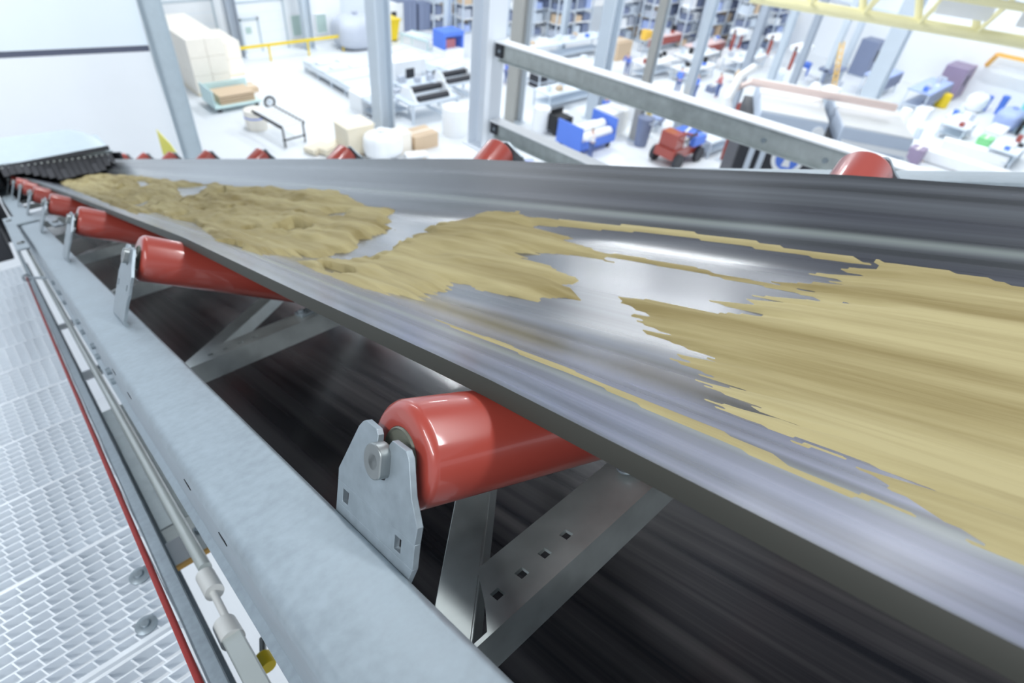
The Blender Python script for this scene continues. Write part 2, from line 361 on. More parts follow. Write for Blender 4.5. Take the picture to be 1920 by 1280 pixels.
def sand_mesh():
    ss = np.concatenate([np.arange(-1.6, -0.6, 0.02), np.arange(-0.6, 1.4, 0.010), np.arange(1.4, 3.2, 0.015), np.arange(3.2, 9.2, 0.03)])
    us = np.arange(0.20, 0.93, 0.006)
    U, S = np.meshgrid(us, ss, indexing='ij')
    # edges ragged along the belt near the viewer, lumpier farther down
    rag = (vnoise(U, S, 55, 6, 1)-.5)*0.020 + (vnoise(U, S, 130, 14, 2)-.5)*0.010 + (vnoise(U, S, 22, 7, 3)-.5)*0.020*np.clip(S-.2, 0, 1)
    f = np.full(U.shape, -9.0)
    for k, pl in SAND.items():
        if not k.startswith('hole') and k != 'sliver': f = np.maximum(f, inpoly(pl, U, S)-(0.006 if 'strip' in k else 0))
    for k, pl in SAND.items():
        if k.startswith('hole') or k == 'sliver': f = np.minimum(f, -inpoly(pl, U, S))
    far0 = np.clip((S-0.3)/0.8, 0, 1)
    fing = (vnoise(U, S, 75, 0.8, 11)*.6+vnoise(U, S, 170, 1.5, 12)*.4-.5)
    f2 = np.full(U.shape, -9.0); S2 = S+fing*0.16
    thin = (vnoise(U, S, 40, 2.2, 21)-.25)*0.016
    for k, pl in SAND.items():
        if not k.startswith('hole') and k != 'sliver': f2 = np.maximum(f2, inpoly(pl, U, S2)-(thin if 'strip' in k else 0))
    for k, pl in SAND.items():
        if k.startswith('hole') or k == 'sliver': f2 = np.minimum(f2, -inpoly(pl, U, S2))
    f = np.where(S < 1.5, f2*(1-far0*.6)+f*far0*.6, f) + rag*(0.35+0.65*far0)
    far = np.clip((S-0.1)/1.0, 0, 1)
    hole = vnoise(U, S, 16, 5, 4)*.6+vnoise(U, S, 34, 11, 5)*.4
    f = np.where((hole < 0.24) & (S > .3), np.minimum(f, (hole-0.225)*.3), f)
    lump = (vnoise(U, S, 14, 4, 6)*.55+vnoise(U, S, 30, 9, 7)*.3+vnoise(U, S, 70, 20, 8)*.15)
    streak = vnoise(U, S, 60, 1.5, 9)*.6+vnoise(U, S, 140, 3, 10)*.4
    hgt = np.clip(f*(0.25+0.6*far), 0, 0.007+0.009*far) + np.clip(f*2, 0, 1)*0 + np.clip(f*12, 0, 1)*((lump-.35)*0.058*far + (streak-.5)*0.003*(1-far) + 0.001)
    hgt = np.where(f > 0, np.maximum(hgt, 0.0012), -0.0015)
    Z = wbot(U, S)+0.014+hgt
    b = MB(); bm = b.bm; keep = (f > -0.008); idx = {}
    nu, ns = U.shape
    pos = f > 0
    q = pos[:-1, :-1] | pos[1:, :-1] | pos[:-1, 1:] | pos[1:, 1:]
    for i, j in zip(*np.where(q)):
        c = []
        for (a, d) in ((i, j), (i+1, j), (i+1, j+1), (i, j+1)):
            if (a, d) not in idx: idx[(a, d)] = bm.verts.new((U[a, d], S[a, d], Z[a, d]))
            c.append(idx[(a, d)])
        bm.faces.new(c)
    o = b.build('sand', sand_mat(), None, ang=180, mw=CF)
    return tag(o, 'layer of golden brown sand spread in ragged patches over the moving belt', 'sand', None, 'stuff')
sand_mesh()

# ---- idler sets
def idler(name, tn, label, k):
    th = math.atan(tn); L = 0.43; r = 0.0575
    wc = -0.170 if k == 0 else -0.162; wo = wc + L*math.sin(th)          # height of outer axle
    root = empty(name, T(0, 1.2*k, 0), label, 'idler set', 'idler sets under the belt')
    for side in (0, 1):
        mir = None if side == 0 else CU
        o0 = Vector((0.022, 0.005, wo)); d = Vector((math.cos(th), 0, -math.sin(th))); 
        nrm = Vector((math.sin(th), 0, math.cos(th)))
        # roller: body with rounded shoulder and a stepped end face
        prof = [(0.003, 0.030), (0.001, 0.031), (0.0, 0.040), (0.0003, 0.041), (0.0, 0.047), (0.0018, 0.0515), (0.006, 0.0555), (0.011, r),
                (L-0.03, r), (L-0.02, r-0.001), (L-0.014, 0.050), (L-0.012, 0.036)]
        b = MB(); b.lathe(prof, o0 + d*0.004, d, 72, closed=False)
        ro = b.build('wing_roller', M['red'], root, mir, ang=30)
        b = MB(); b.lathe([(0.012, 0.0305), (0.005, 0.0305), (0.003, 0.029), (0.005, 0.027), (0.006, 0.018), (0.004, 0.012)], o0 + d*0.0, d, 40)
        tag(b.build('end_cap', M['cap'], ro, mir), 'grey green bearing cap')
        # axle with a flattened head outside the bracket
        b = MB(); b.cyl(o0 - d*0.026, o0 + d*(L+0.012), 0.0095, 20)
        hd = []
        for i in range(24):
            t = 2*math.pi*i/24; hd.append((max(-0.0145, 0.0185*math.cos(t)), 0.0185*math.sin(t)))
        X = Matrix(((d.x, 0, nrm.x, o0.x-d.x*0.026), (0, 1, 0, o0.y), (d.z, 0, nrm.z, o0.z-d.z*0.026), (0, 0, 0, 1)))
        b.prism(hd, 0, 0.0, 0.014, X)
        b.build('axle', M['bolt'], ro, mir, bevel=0.0012)
        # side bracket: one slotted plate square to the roller, narrowing again below, small turned foot
        pc = Vector((0.012, 0.0, wo + 0.003))
        X = Matrix(((d.x, 0, nrm.x, pc.x), (0, 1, 0, 0), (d.z, 0, nrm.z, pc.z), (0, 0, 0, 1)))
        out = [(0.050, 0.026), (0.044, 0.029), (0.022, 0.027), (0.018, 0.022), (0.018, -0.012), (0.014, -0.019), (0.006, -0.021), (-0.001, -0.019), (-0.004, -0.012),
               (-0.004, 0.020), (-0.009, 0.026), (-0.034, 0.025), (-0.040, 0.019), (-0.050, -0.016), (-0.064, -0.040), (-0.0625, -0.058), (0.0955, -0.058), (0.096, -0.045), (0.058, 0.018)]
        b = MB(); b.prism(out, 0, -0.004, 0.003, X)
        hl = [(0.069, 0.082, -0.079, -0.064), (-0.040, -0.028, -0.079, -0.064)]
        b.plate_holes((-0.0625, 0.0955), (-0.084, -0.058), hl, -0.004, 0.003, 0, X)
        b.prism([(-0.0625, -0.084), (-0.054, -0.105), (-0.055, -0.150), (0.0955, -0.150), (0.0955, -0.084)], 0, -0.004, 0.003, X)
        ft = X @ Vector((0, 0, -0.150))
        b.box((ft.x-0.004, -0.060, -0.246), (ft.x+0.003, 0.095, ft.z+0.001))
        b.build('side_bracket', M['galv'], root, mir, bevel=0.0005)
        # inner support post with round foot and bolt
        ui = 0.022 + math.cos(th)*(L+0.012)
        b = MB(); b.prism([(-0.024, -0.245), (0.030, -0.245), (0.030, -0.18), (0.016, -0.135), (-0.008, -0.135), (-0.024, -0.18)], 0, ui-0.003, ui+0.004)
        b.box((ui-0.060, -0.026, -0.245), (ui+0.004, 0.028, -0.238))
        b.build('inner_bracket', M['galv'], root, mir, bevel=0.002)
        b = MB(); b.cyl((0.357, -0.008, -0.238), (0.357, -0.008, -0.234), 0.017, 20); b.cyl((0.357, -0.008, -0.234), (0.357, -0.008, -0.226), 0.010, 6)
        b.build('foot_bolt', M['galv'], root, mir, bevel=0.001)
    b = MB(); c = 0.195
    prof = [(0.0, 0.036), (0.0, 0.046), (0.006, r-0.002), (0.014, r), (2*c-0.014, r), (2*c-0.006, r-0.002), (2*c, 0.046), (2*c, 0.036)]
    b.lathe(prof, (CU-c, 0.005, wc), (1, 0, 0), 48)
    ro = b.build('centre_roller', M['red'], root)
    b = MB(); b.cyl((CU-c-0.012, 0.005, wc), (CU+c+0.012, 0.005, wc), 0.0095)
    b.build('axle', M['bolt'], ro)
    # folded cross beam with punched square holes near its ends
    b = MB()
    hs = [(u-0.0065, u+0.0065, -0.027, -0.013) for u in (0.084, 0.125, 0.166, 0.207)]
    hs += [(2*CU-h[1], 2*CU-h[0], h[2], h[3]) for h in hs]
    b.plate_holes((0.100, 2*CU-0.100), (-0.050, 0.030), [h for h in hs if h[0] > .101 and h[1] < 2*CU-.101], -0.251, -0.245, 2)
    for m_ in (0, 1):
        f_ = (lambda u: 2*CU-u) if m_ else (lambda u: u)
        hl = [0.0775, 0.0905]; 
        for q in ([(0.042, -0.050), (0.100, -0.050), (0.100, -0.027), (0.059, -0.027)], [(0.059, -0.027), (0.0775, -0.027), (0.0775, -0.013), (0.068, -0.013)],
                  [(0.0905, -0.027), (0.100, -0.027), (0.100, -0.013), (0.0905, -0.013)], [(0.068, -0.013), (0.100, -0.013), (0.100, 0.030), (0.092, 0.030)]):
            b.prism([(f_(x), y) for x, y in q], 2, -0.251, -0.245)
    b.box((0.005, -0.056, -0.300), (2*CU-0.005, -0.050, -0.245))
    bmesh.ops.remove_doubles(b.bm, verts=b.bm.verts, dist=0.00005)
    b.build('cross_beam', M['galvd'], root)
    # flat diagonal brace under the beam with one turned-up edge
    b = MB(); a0 = Vector((-0.012, -0.036, -0.262)); a1 = Vector((1.115, 1.091, -0.262)); dd = (a1-a0).normalized(); sd = Vector((dd.y, -dd.x, 0))
    b.bar(a0, a1, 0.052, 0.005); b.bar(a0+sd*0.026-Vector((0, 0, 0.018)), a1+sd*0.026-Vector((0, 0, 0.018)), 0.005, 0.040)
    b.build('diagonal_brace', M['galvd'], root, bevel=0.001)
    return root
idler('idler_set', 0.404, 'idler set nearest the viewer, with its big red roller and slotted bracket in focus', 0)
WORDS = ['second', 'third', 'fourth', 'fifth', 'sixth', 'seventh', 'eighth', 'farthest']
pr = idler('idler_set', 0.565, 'red roller idler set, second from the viewer along the belt', 1)
for k in range(2, 9):
    c = copy_tree(pr, T(0, 1.2*k, 0)); c['label'] = f'red roller idler set, {WORDS[k-1]} from the viewer along the belt'

# ---- side rails
def rail(name, u_in, sgn, w, label, splice):
    """rounded channel: top flange, outer web, small outward lip"""
    root = empty(name, CF, label, 'rail')
    wd = 0.106; R = 0.014; pts = []
    xo = u_in - sgn*wd
    def arc(cx, cz, r, a0, a1, n=8): return [(cx + r*math.cos(math.radians(a0+(a1-a0)*i/n))*sgn, cz + r*math.sin(math.radians(a0+(a1-a0)*i/n))) for i in range(n+1)]
    t = 0.006
    outer = [(u_in, w-0.028)] + arc(u_in-sgn*0.008, w-0.008, 0.008, 0, 90) + arc(xo+sgn*R, w-R, R, 90, 180) + [(xo, w-0.18), (xo-sgn*0.012, w-0.185)]
    inner = [(xo-sgn*0.012, w-0.191), (xo+sgn*t, w-0.186)] + [(x + sgn*0.0, z) for x, z in reversed(arc(xo+sgn*(R), w-R, R-t, 90, 180))] + [(x, z) for x, z in reversed(arc(u_in-sgn*0.008, w-0.008, 0.003, 0, 90))] + [(u_in-sgn*t, w-0.028)]
    b = MB(); b.prism([(p[0], p[1]) for p in outer+inner], 1, -2.0, 11.0)
    b.build('channel', M['galv'], root, ang=50)
    return root, xo
near, xo = rail('side_rail', -0.0275, 1, -0.088, 'wide galvanised steel rail along the near side of the conveyor', True)
for s in (0.78, 0.95, 0.36, 0.20): tag(MB().box((xo-0.001, s-0.011, -0.125), (xo+0.003, s+0.011, -0.116)).build('slot', M['dark'], near), 'small dark slot in the outer face')
for s in (1.16, 1.42, 1.75, 2.3, 2.55):
    for q, z_ in ((0, -0.18), (0.1, -0.24)): MB().cyl((xo-0.010, s+q, z_), (xo, s+q, z_), 0.009, 12).build('rail_bolt', M['galv'], near)
# splice saddle
b = MB()
b.box((-0.200, 4.30, -0.087), (0.052, 4.95, -0.076)); b.box((-0.200, 3.05, -0.087), (-0.146, 4.35, -0.076))
b.box((0.000, 3.65, -0.087), (0.052, 4.35, -0.076)); b.box((-0.199, 3.05, -0.13), (-0.190, 4.95, -0.076))
pl = b.build('splice_plate', M['galv'], near, bevel=0.006)
for u, s in ((-0.172, 4.65), (-0.170, 3.25), (0.026, 4.45), (0.026, 3.85)): MB().cyl((u, s, -0.076), (u, s, -0.066), 0.016, 18).build('splice_bolt', M['bolt'], pl)
farr, fxo = rail('side_rail', 1.300, -1, -0.045, 'pale galvanised rail along the far side behind the belt', False)
# lower chord under the near rail, posts down to the truss
root = empty('lower_chord', CF, 'narrow bright steel chord running low between the near rail and the walkway', 'steel chord')
b = MB(); b.box((-0.128, -2.0, -0.345), (-0.118, 11, -0.310)); b.box((-0.128, -2.0, -0.345), (-0.060, 11, -0.337))
b.build('angle', M['galv'], root, bevel=0.002)
for s in (0.62, 1.9, 3.1, 4.3):
    b = MB(); b.box((-0.116, s-0.03, -0.50), (-0.108, s+0.03, -0.31)); b.build('hanger_plate', M['galv'], root, bevel=0.002)
for s in (0.42, 1.0, 1.5): MB().cyl((-0.135, s, -0.326), (-0.128, s, -0.326), 0.010, 12).build('chord_bolt', M['galv'], root)
root = empty('truss_chord', CF, 'pale steel bottom chord of the conveyor truss, seen deep in the gap', 'steel chord')
b = MB(); b.box((-0.125, -2, -0.80), (-0.045, 11, -0.74)); b.build('chord', M['galv'], root, bevel=0.004)
for k in range(7):
    b = MB(); b.bar((-0.09, 0.3+1.6*k, -0.74), (-0.09, 1.1+1.6*k, -0.36), 0.03, 0.03, (1, 0, 0)); b.build('web_bar', M['galvd'], root)

# ---- walkway treads, stringer, cord, conduit
Ry = Matrix.Rotation(INC, 4, 'X')      # back to level
def tread(k, label):
    s0 = 1.006 + 0.42*k
    root = empty('stair_tread', T(0, s0, -0.5) @ Ry, label, 'stair tread', 'grating treads of the walkway beside the conveyor')
    x0, x1 = -0.96, -0.243; D = 0.285
    b = MB(); b.box((x0, -0.004, -0.040), (x1, 0.002, 0.002)); b.build('nosing', M['grate'], root)
    b = MB(); b.box((x0, -D-0.006, -0.030), (x1, -D+0.004, 0.001)); b.build('rear_bar', M['grate'], root)
    b = MB(); b.box((x0, -D, -0.045), (x0+0.005, 0, 0)); b.box((x1-0.005, -D, -0.045), (x1, 0, 0)); b.build('end_plate', M['grate'], root)
    b = MB(); n = 12
    for i in range(1, n): y = -D*i/n; b.box((x0, y-0.0013, -0.030), (x1, y+0.0013, 0.0))
    b.build('bearing_bars', M['grate'], root)
    b = MB(); nx = 19
    for i in range(1, nx):
        x = x1 - (x1-x0)*i/nx
        for j in range(n):
            y = -D*j/n
            b.poly([(x-0.006, y, -0.001), (x-0.003, y, -0.001), (x+0.006, y-D/n, -0.001), (x+0.003, y-D/n, -0.001),
                    (x-0.006, y, -0.013), (x-0.003, y, -0.013), (x+0.006, y-D/n, -0.013), (x+0.003, y-D/n, -0.013)],
                   [(0,1,2,3),(4,7,6,5),(0,3,7,4),(1,5,6,2),(0,4,5,1),(3,2,6,7)])
    b.build('cross_bars', M['grate'], root)
    return root
tp = tread(0, 'grating stair tread behind the nearest one, crossed by the red cord')
for k, lab in ((-1, 'nearest grating stair tread, cut by the bottom edge of the picture'), (-2, 'grating tread below the bottom edge, only its edge in the picture')):
    c = copy_tree(tp, T(0, 1.006+0.42*k, -0.5) @ Ry); c['label'] = lab
for k in range(1, 12):
    c = copy_tree(tp, T(0, 1.006+0.42*k, -0.5) @ Ry)
    c['label'] = f'grating stair tread beside the rail, {["third","fourth","fifth","sixth","seventh","eighth","ninth","tenth","eleventh","twelfth","thirteenth"][k-1]} from the viewer'
for (u, y, lb) in ((-0.272, -0.140, 'round clamp washer on the second tread, beside the red cord'), (-0.297, -0.258, 'round clamp washer near the rear bar of the second tread')):
    root = empty('clamp_washer', T(0, 1.006, -0.5) @ Ry @ Matrix.Translation((u, y, 0.0)), lb, 'washer', 'washers clamping the treads')
    b = MB(); b.lathe([(0, 0.021), (0.003, 0.021), (0.006, 0.013), (0.006, 0.010)], (0, 0, 0), (0, 0, 1), 28); b.build('washer', M['galv'], root)
    b = MB(); b.cyl((0, 0, 0.005), (0, 0, 0.012), 0.008, 18); b.build('bolt', M['galv'], root, bevel=0.001)
root = empty('walkway_stringer', CF, 'long galvanised channel bordering the walkway next to the gap', 'stringer')
b = MB(); b.box((-0.232, -2, -0.68), (-0.226, 7, -0.47)); b.box((-0.232, -2, -0.476), (-0.206, 7, -0.470)); b.box((-0.232, -2, -0.68), (-0.206, 7, -0.674))
b.build('channel', M['galv'], root, bevel=0.002)
o = MB().tube([(-0.224, -1.3, -0.300), (-0.226, 0.5, -0.303), (-0.226, 2.0, -0.303), (-0.224, 3.66, -0.300)], 0.0046, 14).build('pull_cord', M['cord'], None, mw=CF)
tag(o, 'thin red emergency pull cord stretched above the grating walkway', 'cord')
root = empty('cord_eye_bracket', CF, 'small steel rod and eye ring holding the far end of the red cord', 'bracket')
MB().cyl((-0.138, 3.42, -0.295), (-0.215, 3.62, -0.300), 0.007, 12).build('rod', M['galv'], root)
b = MB(); b.tube([(-0.224+0.016*math.cos(t), 3.65, -0.300+0.016*math.sin(t)) for t in np.linspace(0, 2*math.pi, 18)], 0.006, 8)
b.build('eye_ring', M['galv'], root)
root = empty('conduit_run', CF, 'grey plastic conduit with white sleeves in the gap beside the rail', 'conduit')
MB().cyl((-0.160, 0.70, -0.50), (-0.150, 6.5, -0.50), 0.013, 18).build('pipe', M['pipe'], root)
MB().lathe([(0, 0.015), (0, 0.018), (0.065, 0.018), (0.070, 0.014)], (-0.166, 0.615, -0.50), (0, 1, 0), 24).build('sleeve', M['sleeve'], root)
MB().cyl((-0.170, 0.50, -0.50), (-0.167, 0.66, -0.50), 0.007, 14).build('cable', M['sleeve'], root)
MB().lathe([(0, 0.018), (0, 0.021), (0.050, 0.020), (0.056, 0.014)], (-0.176, 0.47, -0.50), (0, 1, 0), 24).build('sleeve', M['sleeve'], root)
b = MB(); b.box((-0.192, -1.2, -0.512), (-0.158, 0.49, -0.488)); b.build('trunking', M['pipe'], root, bevel=0.003)
b = MB(); b.box((-0.1935, 0.29, -0.514), (-0.1565, 0.30, -0.4865)); b.box((-0.1935, 0.22, -0.514), (-0.1565, 0.225, -0.4865)); b.build('band', M['galvd'], root)
root = empty('lamp_cap', T(-0.150, 0.44, -0.56), 'short yellow cap on a small tube end in the gap by the rail', 'cap')
MB().lathe([(0, 0.008), (0, 0.014), (0.004, 0.0155), (0.026, 0.0155), (0.03, 0.012)], (0, -0.015, 0), (0, 1, 0.2), 20).build('cap', M['yellow'], root)
MB().cyl((0, 0.012, 0.0), (0.015, 0.045, 0.01), 0.006, 12).build('tube_end', M['bolt'], root)
for k, (s, lb) in enumerate(((0.86, 'white plate with an orange stripe bridging the gap near the conduit'), (2.35, 'white plate bridging the gap farther down the rail'), (3.3, 'white plate bridging the gap close to the cord eye'))):
    root = empty('bridge_plate', T(0, s, -0.53), lb, 'plate', 'white plates bridging the gap')
    b = MB(); b.box((-0.205, -0.06, -0.008), (-0.118, 0.05, 0.0)); b.build('plate', P('white'), root, bevel=0.002)
    if k == 0:
        b = MB(); b.box((-0.205, -0.062, -0.009), (-0.118, -0.054, 0.0012)); b.build('stripe', P('orange'), root)
    b = MB(); b.cyl((-0.135, 0.02, 0), (-0.135, 0.02, 0.012), 0.009, 14); b.build('bolt', M['galv'], root)
o = MB().box((-0.205, 1.02, -0.62), (-0.075, 1.95, -0.56)).build('cover_plate', M['galvd'], None, mw=CF, bevel=0.003)
tag(o, 'dull dark steel cover deep in the gap between rail and walkway', 'cover')

# ---- hood over the loading end
root = empty('loading_hood', CF, 'galvanised hood over the far loading end of the belt', 'hood')
b = MB()
def hoodsec(u, k):
    return [(8.0, 0.235-k*0.085), (8.42, 0.475-k*0.055), (8.55, 0.50-k*0.05), (10.2, 0.50-k*0.05), (10.2, -0.10), (9.8, -0.10), (9.8, 0.30), (8.6, 0.40-k*0.05), (8.02, 0.215-k*0.085)]
secs = [(-0.45, -0.3, 0), (0.78, 0.75, 0), (0.92, 0.86, 0.055), (1.02, 0.95, 0.14), (1.05, 1.0, 0.26)]
rings = [[b.bm.verts.new((u, s, w-(dz if 0 < i < 4 else 0))) for i, (s, w) in enumerate(hoodsec(u, k))] for u, k, dz in secs]
for i in range(len(rings)-1):
    for j in range(9): b.bm.faces.new([rings[i][j], rings[i+1][j], rings[i+1][(j+1) % 9], rings[i][(j+1) % 9]])
b.bm.faces.new(rings[0]); b.bm.faces.new(rings[-1][::-1])
b.build('cover', M['hood'], root, ang=25)
MB().box((-0.45, 8.03, -0.56), (-0.16, 10.2, 0.20)).build('side_panel', M['black'], root); MB().box((1.11, 8.03, -0.04), (1.13, 10.2, 0.12)).build('side_panel', M['black'], root)
b = MB(); b.box((-0.05, 8.6, -0.2), (1.05, 8.62, 0.3)); b.build('inner_panel', M['dark'], root)
b = MB(); b.box((0.05, 7.99, 0.165), (1.03, 8.02, 0.215)); b.build('clamp_strip', M['black'], root, bevel=0.003)
for i in range(17):
    u = -0.02+i*0.062; top = 0.215-0.085*(u/1.02)
    b = MB(); lo = float(wbot(min(max(u, .14), 1.08), 8.0))+0.05+0.02*random.random()
    b.prism([(8.0, top), (7.995, lo+0.1), (7.95-0.05*random.random(), lo), (7.965, lo), (8.004, lo+0.1), (8.008, top)], 0, u, u+0.056)
    b.build('rubber_strip', M['black'], root)
for i in range(18): u = 0.0+i*0.058; MB().cyl((u, 7.985, 0.19-0.07*u), (u, 7.995, 0.19-0.07*u), 0.009, 10).build('strip_bolt', M['galvd'], root)
o = MB().box((-1.0, 5.9, -0.47), (-0.26, 8.0, -0.12)).build('machine_housing', M['black'], None, mw=CF, bevel=0.01)
tag(o, 'dark steel housing at the far end of the walkway under the hood', 'machine housing')
# yellow sheet standing beyond the far idlers
b = MB(); b.prism([(7.84, -0.12), (7.59, 0.29), (7.22, 0.12), (7.07, 0.0), (7.17, -0.12)], 0, 1.5, 1.506)
b.box((1.404, 7.30, -0.125), (1.506, 7.36, -0.115)); o = b.build('yellow_sheet', M['sheet'], None, mw=CF); tag(o, 'yellow guard sheet standing behind the far rollers near the hood', 'sheet')

# ---- steel post with two rails (portal on the far side of the conveyor)
root = empty('portal_post', Matrix.Translation((2.6, 2.885, H-1.62)), 'light steel post carrying the ends of two steel beams', 'steel post')
b = MB(); hh = 6.6
b.box((-0.075, -0.075, 0), (0.075, -0.065, hh)); b.box((-0.075, 0.065, 0), (0.075, 0.075, hh)); b.box((-0.004, -0.066, 0), (0.004, 0.066, hh))
b.build('h_section', P('postblue'), root, bevel=0.002)
b = MB(); b.box((-0.10, -0.10, -0.008), (0.10, 0.10, 0)); b.build('end_plate', P('postblue'), root)
def portal_beam(za, zb, label, bolts):
    y0 = 2.80; y1 = -1.2; sl = (zb-za)/(0.367-y0)
    root = empty('steel_beam', Matrix.Translation((2.6, y0, H+za)), label, 'steel beam')
    L = y0-y1; e = sl*(y1-y0); hgt = 0.112
    def bx(x0, x1, z0, z1, a=0.0, n='x'): 
        bb = MB(); bb.poly([(x0,-a,z0+sl*-a),(x1,-a,z0+sl*-a),(x1,-L,z0+e),(x0,-L,z0+e),(x0,-a,z1+sl*-a),(x1,-a,z1+sl*-a),(x1,-L,z1+e),(x0,-L,z1+e)],
                      [(0,3,2,1),(4,5,6,7),(0,1,5,4),(1,2,6,5),(2,3,7,6),(3,0,4,7)]); return bb
    bx(-0.030, 0.060, -0.010, 0.0, 0.0).build('top_flange', P('white'), root, bevel=0.002)  # white colour paints in the light on the galvanised top flange
    bx(0.000, 0.008, -hgt+0.006, -0.010, 0.015).build('web', M['galvd'], root)
    bx(-0.022, 0.035, -hgt, -hgt+0.008, 0.03).build('bottom_flange', M['galvd'], root, bevel=0.002)
    b = MB(); b.box((-0.012, -0.055, -hgt*0.80), (-0.002, 0.006, -0.012)); cl = b.build('cleat', M['black'], root)
    b = MB(); b.cyl((-0.022, -0.038, -hgt*0.45), (-0.012, -0.038, -hgt*0.45), 0.010, 12); b.build('cleat_bolt', M['galv'], cl)
    b = MB()
    for y in bolts: b.cyl((-0.010, y-y0, sl*(y-y0)-0.070), (0, y-y0, sl*(y-y0)-0.070), 0.011, 14)
    if bolts: b.build('web_bolt', M['galv'], root)
portal_beam(-0.946, -0.820, 'upper steel beam with a bright top edge running from the light post', (1.02, 0.74))
portal_beam(-1.422, -1.322, 'lower steel beam running from the light post behind the belt', ())

# ------------------------------------------------------------------ hall
def structure(name, m, b, mw=None, **k):
    o = b.build(name, m, None, mw=mw, **k); o['kind'] = 'structure'; return o
structure('floor', M['floor'], MB().box((-25, -25, -0.2), (62, 44, 0)))
structure('wall_north', M['wallB'], MB().box((-25, 43.4, 0), (24.2, 43.7, 16)))
structure('wall_back', M['wallA'], MB().box((24.2, 46.0, 0), (62, 46.3, 16)))
structure('wall_east', M['wallB'], MB().box((61.5, -25, 0), (61.8, 46, 16)))
# near cladding wall, upper and lower panel with a dark joint
ang = math.atan2(-0.24, 0.971)
wx = Matrix.Translation((3.55, 14.40, 0)) @ Matrix.Rotation(ang, 4, 'Z')
structure('wall_left', M['wallA'], MB().box((-16, 0, 9.05), (0, 0.12, 18)), wx)
structure('wall_left_lower', M['wallB'], MB().box((-16, 0, 0), (0, 0.12, 8.93)), wx)
structure('trim_1', M['seam'], MB().box((-16, 0.03, 8.93), (0, 0.10, 9.05)), wx)
root = empty('steel_column', wx @ Matrix.Translation((0.24, 0.0, 0)), 'slanted looking grey steel column at the right end of the near white wall', 'steel column')
b = MB(); b.box((-0.22, -0.12, 0), (-0.20, 0.2, 18)); b.box((0.20, -0.12, 0), (0.22, 0.2, 18)); b.box((-0.2, 0.03, 0), (0.2, 0.05, 18)); b.build('h_section', M['hood'], root)
b = MB(); b.box((-0.3, -0.2, 0), (0.3, 0.3, 0.03)); b.build('base_plate', M['hood'], root)
# doors and windows of the far wall
def fdoor(n, x0, x1, z1, pane=None):
    root = empty(f'door_{n}', Matrix.Translation((x0, 43.3-(0.14 if n == 3 else 0), 0)), None, None, None, 'structure')
    w = x1-x0; b = MB(); b.box((0, 0, 0), (w, 0.08, z1)); b.build('door_leaf', P('door'), root)
    b = MB(); b.box((-0.12, -0.04, 0), (0, 0.1, z1+0.12)); b.box((w, -0.04, 0), (w+0.12, 0.1, z1+0.12)); b.box((-0.12, -0.04, z1), (w+0.12, 0.1, z1+0.12)); b.build('door_frame', M['hood'], root)
    if w > 2.5:
        b = MB(); nn = int(z1/0.6)
        for i in range(1, nn): b.box((0, -0.01, i*z1/nn-0.02), (w, 0.0, i*z1/nn+0.02))
        b.build('door_ribs', P('pale'), root)
    if pane:
        b = MB(); b.box((pane[0], -0.02, pane[2]), (pane[1], 0.0, pane[3])); b.build('door_window', P('glass'), root)
fdoor(1, 11.2, 15.0, 3.3); fdoor(2, 16.55, 19.7, 3.0); fdoor(3, 16.62, 17.7, 2.0, (0.2, 0.6, 1.2, 1.6))
for n, (x0, x1, z0, z1) in enumerate([(20.2, 21.0, 0.7, 2.0), (22.1, 22.9, 0.7, 1.9)], 1):
    root = empty(f'window_{n}', Matrix.Translation((x0, 43.3, z0)), None, None, None, 'structure'); w = x1-x0; h = z1-z0
    MB().box((0, 0.0, 0), (w, 0.03, h)).build('pane', P('glass'), root)
    b = MB(); b.box((-0.06, -0.03, -0.06), (0, 0.06, h+0.06)); b.box((w, -0.03, -0.06), (w+0.06, 0.06, h+0.06)); b.box((0, -0.03, -0.06), (w, 0.06, 0)); b.box((0, -0.03, h), (w, 0.06, h+0.06)); b.build('window_frame', P('white'), root)
root = empty('guard_railing', Matrix.Translation((14.5, 41.0, 0)), 'yellow guard railing in front of the far white doors', 'railing')
b = MB(); b.bar((0, 0, 1.0), (8.3, 0, 1.0), 0.12, 0.16); b.build('top_rail', P('yellow'), root)
for x in (0, 2.8, 5.6, 8.3): MB().bar((x, 0, 0), (x, 0, 1.0), 0.10, 0.10, (0, 1, 0)).build('post', P('yellow'), root)

def stock_item(w, d, h, m, name='stock_box'):
    return MB().box((-w/2, -d/2, 0), (w/2, d/2, h)).build(name, m, None)
